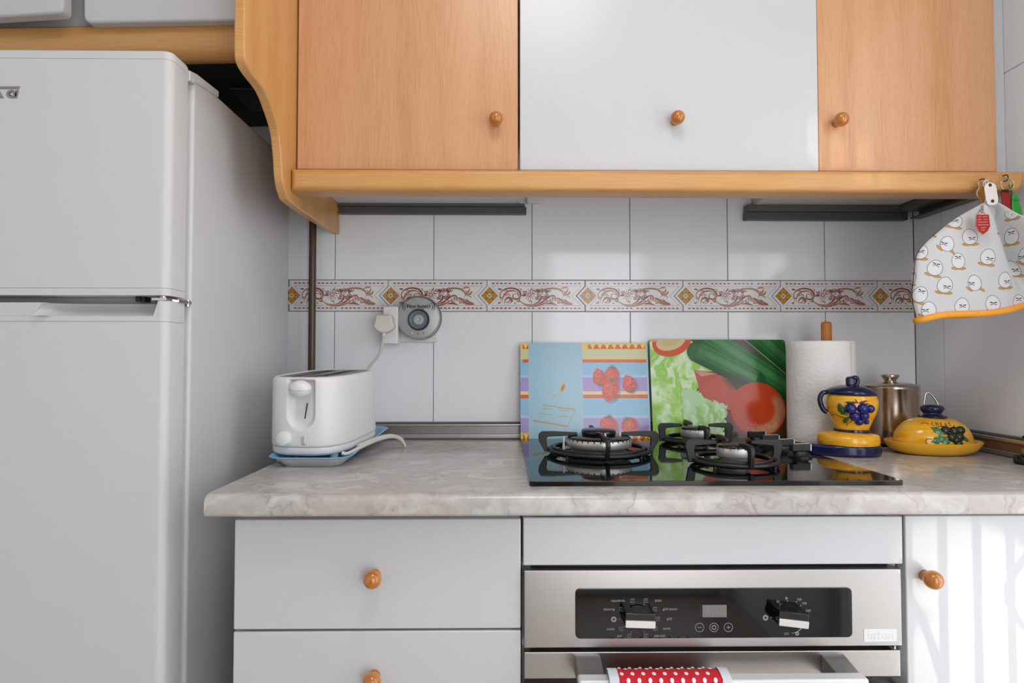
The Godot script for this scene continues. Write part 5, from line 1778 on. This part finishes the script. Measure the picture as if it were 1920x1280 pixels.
	for q in [[[-0.045, 0.9865], [-0.034, 0.990], [-0.022, 0.9865], [-0.010, 0.984], [0.0, 0.987]], [[-0.008, 0.966], [-0.009, 0.972], [-0.003, 0.975], [0.002, 0.981]], [[-0.022, 1.014], [-0.018, 1.007], [-0.010, 1.002]]]:
		var w := []
		for e in q: var h = f.call(e[0], e[1]); w.append(h[0] + h[1] * 0.0004)
		mb.tube(smooth(w, 5), 0.0007, 5)
	part("painted_tendril", mb, M.brown_glaze, body)
	# steel pot on a rose plate
	var pc := V(0.921, 0, 0.098)
	t = thing("saucer", "dull rose saucer under the steel pot", "saucer", V(pc.x, CT, pc.z + 0.01))
	mb = MB.new()
	mb.xf = Transform3D(Basis.IDENTITY, V(pc.x - 0.006, CT, pc.z + 0.008))
	mb.lathe([Vector2(0, 0.0006), Vector2(0.055, 0.0006), Vector2(0.06, 0.003), Vector2(0.078, 0.0105), Vector2(0.0785, 0.0125), Vector2(0.0765, 0.0125), Vector2(0.058, 0.0052), Vector2(0, 0.005)], 44)
	part("dish", mb, M.rose_plate, t)
	t = thing("coffee_pot", "small stainless steel lidded pot behind the yellow jar and dish", "pot", V(pc.x, 0.9102, pc.z))
	mb = MB.new()
	mb.xf = Transform3D(Basis.IDENTITY, pc)
	mb.lathe([Vector2(0, 0.9105), Vector2(0.0555, 0.9105), Vector2(0.059, 0.9135), Vector2(0.0600, 0.925), Vector2(0.0585, 0.98), Vector2(0.0575, 1.035), Vector2(0.0592, 1.038), Vector2(0.0585, 1.0405), Vector2(0.055, 1.0405)], 56)
	part("body", mb, M.pot_steel, t)
	mb = MB.new()
	mb.xf = Transform3D(Basis.IDENTITY, pc)
	mb.lathe([Vector2(0.0588, 1.0408), Vector2(0.0592, 1.0428), Vector2(0.055, 1.0455), Vector2(0.035, 1.0505), Vector2(0.013, 1.0525), Vector2(0.0, 1.0525)], 56)
	lid = part("lid", mb, M.pot_steel, t)
	mb = MB.new()
	mb.xf = Transform3D(Basis.IDENTITY, pc)
	mb.lathe([Vector2(0.0, 1.0522), Vector2(0.0125, 1.0525), Vector2(0.0128, 1.0560), Vector2(0.0165, 1.0615), Vector2(0.0195, 1.0655), Vector2(0.0185, 1.0685), Vector2(0.010, 1.0700), Vector2(0, 1.0702)], 32)
	part("lid_knob", mb, M.pot_steel, lid)
	mb = MB.new()
	mb.tube([pc + V(0.056, 1.0425, 0.006), pc + V(0.066, 1.0425, 0.006)], 0.0030, 8)
	mb.span(pc + V(0.0585, 0.985, 0.001), pc + V(0.0645, 1.040, 0.013), 0.0015)
	mb.tube(smooth([pc + V(0.063, 0.99, 0.008), pc + V(0.070, 0.984, 0.012), pc + V(0.0715, 1.005, 0.014), pc + V(0.074, 1.024, 0.016), pc + V(0.081, 1.026, 0.018), pc + V(0.089, 1.017, 0.020), pc + V(0.097, 1.002, 0.022), pc + V(0.102, 0.982, 0.024), pc + V(0.098, 0.962, 0.022), pc + V(0.083, 0.943, 0.016), pc + V(0.0595, 0.936, 0.008)], 5), 0.0023, 8)
	part("handle", mb, M.chrome, t)
	# yellow butter dish
	var dc := V(0.917, 0, 0.246)
	t = thing("butter_dish", "oval yellow butter dish with blue-knobbed domed lid and green grapes", "butter dish", V(dc.x, CT, dc.z))
	mb = MB.new()
	mb.xf = Transform3D(Basis.IDENTITY, V(dc.x, CT, dc.z))
	mb.lathe([Vector2(0, 0.0008), Vector2(0.066, 0.0008), Vector2(0.074, 0.0022), Vector2(0.088, 0.0105), Vector2(0.0965, 0.0205), Vector2(0.0985, 0.0265), Vector2(0.0965, 0.0272), Vector2(0.092, 0.0215), Vector2(0.084, 0.0135), Vector2(0.07, 0.0085), Vector2(0, 0.008)], 64, 1.0, 0.68)
	part("dish", mb, M.yellow_plain, t)
	var zs := 0.70
	prof = [Vector2(0.0795, 0.0088), Vector2(0.0805, 0.013), Vector2(0.0800, 0.028), Vector2(0.0770, 0.041), Vector2(0.0705, 0.053), Vector2(0.060, 0.0635), Vector2(0.046, 0.0715), Vector2(0.030, 0.0765), Vector2(0.0, 0.079)]
	mb = MB.new()
	mb.xf = Transform3D(Basis.IDENTITY, V(dc.x, CT, dc.z))
	mb.lathe(prof, 64, 1.0, zs)
	lid = part("lid", mb, M.yellow_glaze, t)
	mb = MB.new()
	mb.xf = Transform3D(Basis.IDENTITY, V(dc.x, CT, dc.z))
	mb.lathe([Vector2(0.0265, 0.0762), Vector2(0.0268, 0.0795), Vector2(0.0185, 0.0830), Vector2(0.0172, 0.0865), Vector2(0.0205, 0.0905), Vector2(0.0225, 0.0955), Vector2(0.0205, 0.1005), Vector2(0.0135, 0.1032), Vector2(0, 0.1040)], 36)
	part("lid_knob", mb, M.blue_glaze, lid)
	var o := V(dc.x, CT, dc.z)
	var pl := atan2((1.554 - dc.z) * 1.0, -dc.x) 
	var fd := func(s, y):
		var h = on_lathe(Vector3.ZERO, prof, deg_to_rad(104), s, y)
		var p: Vector3 = h[0]; var nn: Vector3 = h[1]
		return [o + V(p.x, p.y, p.z * zs), V(nn.x, nn.y, nn.z / zs).normalized()]
	for g in [[0.010, 0.0535, 1.2], [0.028, 0.0525, 1.25], [0.044, 0.0535, 1.2], [0.021, 0.040, 1.2], [0.038, 0.0405, 1.25], [0.0295, 0.0345, 1.15], [0.034, 0.0275, 1.15]]:
		mb = MB.new()
		var h = fd.call(g[0], g[1])
		mb.ball(h[0], V(0.0080, 0.0076, 0.0060) * g[2], 14)
		part("grape", mb, M.grape_dark, lid)
	mb = MB.new()
	leaf_on(mb, fd, Vector2(0.010, 0.046), 2.7, 0.030, 0.0085)
	part("painted_leaf", mb, M.leaf_jade, lid)
	mb = MB.new()
	leaf_on(mb, fd, Vector2(0.010, 0.041), 3.5, 0.032, 0.0095)
	part("painted_leaf", mb, M.leaf_jade, lid)
	mb = MB.new()
	leaf_on(mb, fd, Vector2(0.012, 0.039), 4.4, 0.021, 0.0085)
	part("painted_leaf", mb, M.leaf_jade, lid)
	mb = MB.new()
	leaf_on(mb, fd, Vector2(0.047, 0.040), -0.5, 0.018, 0.0055)
	part("painted_leaf", mb, M.leaf_jade, lid)
	mb = MB.new()
	for q in [[[-0.022, 0.024], [-0.030, 0.029], [-0.027, 0.036], [-0.018, 0.036]], [[-0.022, 0.024], [-0.026, 0.0205], [-0.020, 0.018], [-0.013, 0.020]], [[0.008, 0.018], [0.002, 0.022], [0.004, 0.029], [0.010, 0.030]],
			[[-0.034, 0.0655], [-0.026, 0.0675], [-0.019, 0.0655]], [[-0.004, 0.0605], [0.006, 0.0615], [0.013, 0.0615]], [[0.013, 0.0635], [0.019, 0.0590], [0.027, 0.0585], [0.032, 0.0635]]]:
		var w := []
		for e in q: var h = fd.call(e[0], e[1]); w.append(h[0] + h[1] * 0.0004)
		mb.tube(smooth(w, 5), 0.0008, 5)
	# the painted word along the shoulder
	var glyph := {"C": [[[0.9, 0.85], [0.4, 1.0], [0.05, 0.5], [0.4, 0.0], [0.9, 0.15]]], "R": [[[0.1, 0], [0.1, 1]], [[0.1, 1], [0.8, 0.85], [0.7, 0.5], [0.1, 0.5]], [[0.4, 0.5], [0.9, 0]]], "E": [[[0.85, 1], [0.15, 1], [0.15, 0], [0.85, 0]], [[0.15, 0.5], [0.7, 0.5]]], "A": [[[0.05, 0], [0.5, 1], [0.95, 0]], [[0.25, 0.4], [0.75, 0.4]]], "S": [[[0.85, 0.85], [0.4, 1], [0.15, 0.75], [0.8, 0.3], [0.5, 0.0], [0.1, 0.12]]]}
	var word := "CREAS"
	for i in 5:
		for st in glyph[word[i]]:
			var w := []
			for e in st:
				var h = fd.call(-0.014 + i * 0.0082 + e[0] * 0.0062, 0.0625 + e[1] * 0.0058)
				w.append(h[0] + h[1] * 0.0004)
			mb.tube(w, 0.00065, 5)
	part("painted_word", mb, M.brown_glaze, lid)

# ---------------------------------------------------------------- things hanging from the rail
func hook(at: Vector3, parent: Node3D) -> void:
	var mb := MB.new()
	var q := [at + V(0, 0.004, -0.006), at + V(0, 0.004, 0.004)]
	for i in 9:
		var a := deg_to_rad(90 - i * 27)
		q.append(at + V(0, -0.002 + 0.0062 * sin(a), 0.006 + 0.0062 * cos(a)))
	mb.tube(smooth(q, 2), 0.0011, 7)
	part("hook", mb, M.dark_metal, parent)

func ring_of(c: Vector3, r: float, axis_x: Vector3, axis_y: Vector3, wire: float) -> MB:
	var mb := MB.new()
	var q := []
	for i in 28: q.append(c + axis_x * (r * cos(TAU * i / 28)) + axis_y * (r * sin(TAU * i / 28)))
	mb.tube(q, wire, 7, true)
	return mb

func hanging() -> void:
	# padded cosy printed with eggs
	var t := thing("egg_print_cosy", "white cloth cosy printed with eggs and hemmed in orange, hung on the rail", "cosy", V(0.92, 1.41, 0.39))
	var outline := smooth([Vector2(0.7835, 1.262), Vector2(0.7895, 1.302), Vector2(0.806, 1.328), Vector2(0.838, 1.355), Vector2(0.875, 1.381), Vector2(0.912, 1.402), Vector2(0.932, 1.411), Vector2(0.948, 1.407), Vector2(0.966, 1.389), Vector2(0.990, 1.357), Vector2(1.014, 1.318), Vector2(1.032, 1.280), Vector2(1.040, 1.245)], 6)
	var lens := [0.0]
	for i in outline.size() - 1: lens.append(lens[i] + outline[i].distance_to(outline[i + 1]))
	var along := func(u):
		var l: float = u * lens[lens.size() - 1]
		for i in lens.size() - 1:
			if l <= lens[i + 1] or i == lens.size() - 2:
				return outline[i].lerp(outline[i + 1], (l - lens[i]) / maxf(lens[i + 1] - lens[i], 1e-6))
		return outline[outline.size() - 1]
	var sheet := func(u, v, side):
		var T: Vector2 = along.call(u)
		var bx := lerpf(0.7895, 1.041, smoothstep(0.0, 1.0, u) * 0.35 + u * 0.65)
		var by := 1.1815 + (bx - 0.7895) * 0.138 + (0.004 * sin(u * 9.0))
		var p := Vector2(bx, by).lerp(T, v)
		p.x -= 0.006 * sin(PI * v) * (1.0 - u)
		var e := sqrt(maxf(sin(PI * clampf(u, 0.0, 1.0)), 0.0))
		var d := 0.021 * e * sqrt(maxf(1.0 - pow(v, 2.6), 0.0)) + 0.0015
		var z = 0.392 + d * side
		if side > 0:
			# a deep fold runs down from the top and a rolled lobe stands proud to its right
			var k = p.x - (0.944 + 0.052 * (1.0 - v))
			z += -0.034 * exp(-k * k / 0.00016) * smoothstep(0.05, 0.6, v) * (1.0 - smoothstep(0.93, 1.0, v))
			z += 0.044 * exp(-pow(k - 0.030, 2) / 0.00050) * smoothstep(0.0, 0.6, v) * (1.0 - smoothstep(0.9, 1.0, v) * 0.7)
			z += 0.0022 * sin(p.x * 75.0 + v * 3.0) * e + 0.0016 * sin(p.y * 60.0 + p.x * 40.0) * e * (1.0 - v)
		return V(p.x, p.y, z)
	var mb := MB.new()
	var uvf := func(p, _u, _v): return Vector2((p.x - 0.78) / 0.27, 1.0 - (1.41 - p.y) / 0.24)
	# the print follows the cloth: length along each row of the sheet
	var row_len := []
	for j in 51:
		var row := [0.0]
		var last: Vector3 = sheet.call(0.0, j / 50.0, 1.0)
		row[0] = last.x - 0.78
		for i in range(1, 91):
			var q: Vector3 = sheet.call(i / 90.0, j / 50.0, 1.0)
			row.append(row[i - 1] + Vector2(q.x - last.x, q.z - last.z).length())
			last = q
		row_len.append(row)
	mb.surf(90, 50, func(u, v): return sheet.call(u, v, 1.0), false, func(p, u, v): return Vector2((row_len[int(round(v * 50))][int(round(u * 90))] + 0.010) / 0.27, 1.0 - (1.41 - p.y) / 0.24))
	part("front_panel", mb, M.egg_cloth, t)
	mb = MB.new()
	mb.surf(50, 30, func(u, v): return sheet.call(u, v, -1.0), true, uvf)
	part("back_panel", mb, M.egg_cloth, t)
	mb = MB.new()
	var hem := []
	for i in 41: hem.append(sheet.call(i / 40.0, 0.0, 1.0) + V(0, -0.002, 0.001))
	for i in 41: hem.append(sheet.call(1.0 - i / 40.0, 0.0, -1.0) + V(0, -0.002, -0.001))
	mb.tube(hem, 0.0062, 9, true)
	for i in 8:
		var c: Vector3 = hem[4 + i * 4]
		mb.tube([c + V(-0.001, 0.0058, 0.002), c + V(0.0, 0.001, 0.0064), c + V(0.001, -0.004, 0.0046)], 0.0006, 5)
	part("hem", mb, M.orange_cloth, t)
	mb = MB.new()
	mb.surf(40, 4, func(u, v): return sheet.call(u, 0.02 + v * 0.12, 1.0) + V(0, 0, -0.0016), true)
	mb.surf(40, 4, func(u, v): return sheet.call(u, 0.02 + v * 0.12, -1.0) + V(0, 0, 0.0016))
	part("lining", mb, M.orange_cloth, t)
	mb = MB.new()
	mb.tube(smooth([V(0.934, 1.408, 0.396), V(0.930, 1.425, 0.392), V(0.9335, 1.444, 0.384), V(0.9385, 1.456, 0.376), V(0.9395, 1.444, 0.386), V(0.940, 1.425, 0.394), V(0.938, 1.408, 0.397)], 5), 0.0016, 6)
	part("hanging_loop", mb, M.egg_cloth, t)
	# first hook: gold tag, red shield and white tag
	t = thing("cup_hook", "small dark cup hook on the beech rail above the egg cloth", "hook", V(0.937, 1.455, 0.366), "cup hooks on the beech rail")
	hook(V(0.937, 1.455, 0.3655), t)
	t = thing("cup_hook", "small cup hook nearest the beech rail's rounded end", "hook", V(0.983, 1.463, 0.366), "cup hooks on the beech rail")
	hook(V(0.983, 1.463, 0.3655), t)
	var c := V(0.9275, 1.4465, 0.3785)
	t = thing("key_fob", "key ring with a gold tag and a red shield on a chain", "key ring", V(0.93, 1.45, 0.378), "key rings hung on the beech rail")
	part("split_ring", ring_of(V(0.9365, 1.4445, 0.376), 0.0075, V(0.6, 0, 0.8), V(0, 1, 0), 0.0009), M.ring_metal, t)
	mb = MB.new()
	var P := PackedVector2Array()
	for p in smooth([Vector2(0.9255, 1.4515), Vector2(0.9198, 1.4465), Vector2(0.9215, 1.439), Vector2(0.917, 1.430), Vector2(0.9185, 1.421), Vector2(0.9245, 1.414), Vector2(0.9235, 1.404), Vector2(0.930, 1.402), Vector2(0.9325, 1.413), Vector2(0.937, 1.421), Vector2(0.9365, 1.431), Vector2(0.931, 1.439), Vector2(0.9325, 1.447)], 3, true): P.append(p)
	mb.prism(P, 0.3795, 0.3825, 0.0008, 2)
	part("gold_tag", mb, M.gold_tag, t)
	mb = MB.new()
	var edge := []
	for p in P: edge.append(V(p.x, p.y, 0.3828))
	mb.tube(edge, 0.0008, 6, true)
	part("tag_rim", mb, M.alu_light, t)
	mb = MB.new()
	for i in 7:
		var q := V(0.924 - i * 0.0048, 1.4045 - i * 0.0036, 0.388 + i * 0.0056)
		var lk := ring_of(q, 0.0030, V(cos(i * 1.5), 0, sin(i * 1.5)), V(0, 1, 0), 0.0009)
		mb.v.append_array(lk.v); mb.n.append_array(lk.n); mb.uv.append_array(lk.uv)
	for s in [-1, 1]:
		mb.tube([V(0.8905, 1.386, 0.422), V(0.8905 + s * 0.006, 1.378, 0.427), V(0.8905 + s * 0.007, 1.372, 0.4285)], 0.0010, 6)
	part("chain", mb, M.ring_metal, t)
	P = PackedVector2Array()
	for p in [Vector2(0.8775, 1.3745), Vector2(0.9005, 1.3745), Vector2(0.9015, 1.365), Vector2(0.9025, 1.353), Vector2(0.8975, 1.344), Vector2(0.8890, 1.3375), Vector2(0.8805, 1.344), Vector2(0.8760, 1.353), Vector2(0.8765, 1.365)]: P.append(p)
	mb = MB.new()
	mb.prism(P, 0.4285, 0.4315, 0.0008, 2, true)
	var sh := part("red_shield", mb, M.red_tag, t)
	mb = MB.new()
	edge = []
	for p in P: edge.append(V(p.x, p.y, 0.4305))
	mb.tube(edge, 0.0010, 6, true)
	for s in [[0.8805, 0.8855, 1.3705], [0.8885, 0.8975, 1.3705], [0.8795, 0.8865, 1.3655], [0.8895, 0.8985, 1.3655], [0.8798, 0.8985, 1.3605], [0.8795, 0.8995, 1.3555], [0.8845, 0.8945, 1.3502], [0.8855, 0.8925, 1.3455]]:
		mb.span(V(s[0], s[2] - 0.0009, 0.4312), V(s[1], s[2] + 0.0009, 0.4318), 0.0003)
	part("raised_lines", mb, M.red_print, sh)
	t = thing("key_tag", "cream card tag with a dark rivet between the gold tag and the red strap", "key ring", V(0.944, 1.45, 0.386), "key rings hung on the beech rail")
	mb = MB.new()
	mb.xf = Transform3D(Basis(V(0, 0, 1), 0.13), V(0.9285, 1.4215, 0.4015))
	P = PackedVector2Array()
	for p in smooth([Vector2(-0.011, 0.014), Vector2(-0.004, 0.021), Vector2(0.004, 0.021), Vector2(0.011, 0.014), Vector2(0.0115, 0.0), Vector2(0.0115, -0.013), Vector2(0.008, -0.0205), Vector2(0.0, -0.022), Vector2(-0.008, -0.0205), Vector2(-0.0115, -0.013), Vector2(-0.0115, 0.0)], 4, true): P.append(p)
	mb.prism(P, 0.0, 0.0024, 0.0008, 2, true)
	part("card", mb, M.white_card, t)
	for y in [0.0165, -0.0145]:
		mb = MB.new()
		mb.xf = Transform3D(Basis(V(0, 0, 1), 0.13), V(0.9285, 1.4215, 0.4015)) * turned(V(1, 0, 0), V(0, 0, 1), V(0, -1, 0), V(0, y, 0.0022))
		mb.lathe([Vector2(0.0, 0.0016), Vector2(0.002, 0.0014), Vector2(0.0034, 0.0003), Vector2(0.0034, 0)], 14)
		part("rivet", mb, M.dark_metal, t)
	part("split_ring", ring_of(V(0.9310, 1.4425, 0.394), 0.0085, V(0.9, 0, 0.45), V(0, 1, 0), 0.0009), M.ring_metal, t)
	# second hook: wire ring with a red strap, and a green clip
	t = thing("red_key_strap", "key ring with a red strap on a wide wire loop at the rail's end", "key ring", V(0.98, 1.45, 0.376), "key rings hung on the beech rail")
	part("wire_ring", ring_of(V(0.9815, 1.4465, 0.377), 0.0118, V(1, 0, 0.1), V(0, 1, 0), 0.0012), M.ring_metal, t)
	mb = MB.new()
	mb.xf = Transform3D(Basis(V(0, 0, 1), 0.06), V(0.9775, 1.4365, 0.3745))
	mb.box(V(0.002, -0.022, 0), V(0.0165, 0.038, 0.0035), 0.0015, 3)
	part("strap", mb, M.red_tag, t)
	mb = MB.new()
	mb.box(V(0.9797, 1.4345, 0.3755), V(0.0135, 0.0055, 0.0055), 0.0012, 2)
	mb.tube([V(0.9925, 1.447, 0.376), V(0.9905, 1.436, 0.376), V(0.9895, 1.399, 0.376), V(0.986, 1.392, 0.376)], 0.0009, 6)
	part("clasp", mb, M.dark_metal, t)
	t = thing("green_peg", "shiny green plastic peg hanging behind the red strap", "peg", V(1.0, 1.42, 0.366))
	mb = MB.new()
	P = PackedVector2Array()
	for p in smooth([Vector2(0.992, 1.427), Vector2(1.000, 1.4285), Vector2(1.006, 1.422), Vector2(1.010, 1.404), Vector2(1.0135, 1.391), Vector2(1.010, 1.3825), Vector2(1.002, 1.380), Vector2(0.993, 1.389), Vector2(0.990, 1.408)], 4, true): P.append(p)
	mb.prism(P, 0.366, 0.376, 0.0045, 4, true)
	part("body", mb, M.green_plastic, t)
	mb = MB.new()
	mb.tube([V(0.9935, 1.4165, 0.3765), V(1.0055, 1.418, 0.3765)], 0.0014, 7)
	mb.tube([V(0.998, 1.428, 0.371), V(0.992, 1.438, 0.372), V(0.988, 1.448, 0.374)], 0.0012, 6)
	part("rib", mb, M.green_plastic, t)

func odds() -> void:
	# bent steel and brass clasp with black plastic in front of the right upstand's end
	var t := thing("clasp_bracket", "small steel and brass clasp on black plastic at the right upstand's end", "bracket", V(1.0, CT, 0.38))
	var mb := MB.new()
	mb.span(V(1.004, 0.921, 0.374), V(1.045, 0.930, 0.404), 0.002, 2)
	mb.span(V(1.0, 0.930, 0.374), V(1.046, 0.9335, 0.410), 0.001)
	part("steel_plate", mb, M.alu, t)
	mb = MB.new()
	mb.span(V(1.008, 0.9336, 0.378), V(1.03, 0.940, 0.402), 0.002, 2)
	mb.tube([V(0.999, 0.9275, 0.378), V(0.999, 0.9275, 0.404)], 0.003, 8)
	part("brass_plate", mb, M.brass, t)
	mb = MB.new()
	var r := RandomNumberGenerator.new()
	r.seed = 9
	for i in 9:
		var x := 0.983 + i * 0.0065
		mb.tube(smooth([V(x, 0.9205, 0.376 + r.randf() * 0.006), V(x - 0.004, 0.914, 0.386 + r.randf() * 0.006), V(x - 0.002 + r.randf() * 0.004, 0.9095, 0.398 + r.randf() * 0.006), V(x + 0.002, 0.9092, 0.409)], 4), [0.0035] if false else 0.0036, 6)
	mb.span(V(0.982, 0.9055, 0.374), V(1.04, 0.919, 0.396), 0.003, 2)
	part("ribbed_plastic", mb, M.black_plastic, t)
	mb = MB.new()
	mb.tube(smooth([V(1.038, 0.9495, 0.335), V(1.026, 0.953, 0.350), V(1.028, 0.9505, 0.366), V(1.04, 0.9415, 0.384)], 5), 0.0022, 7)
	part("wire_tail", mb, M.black_plastic, t)
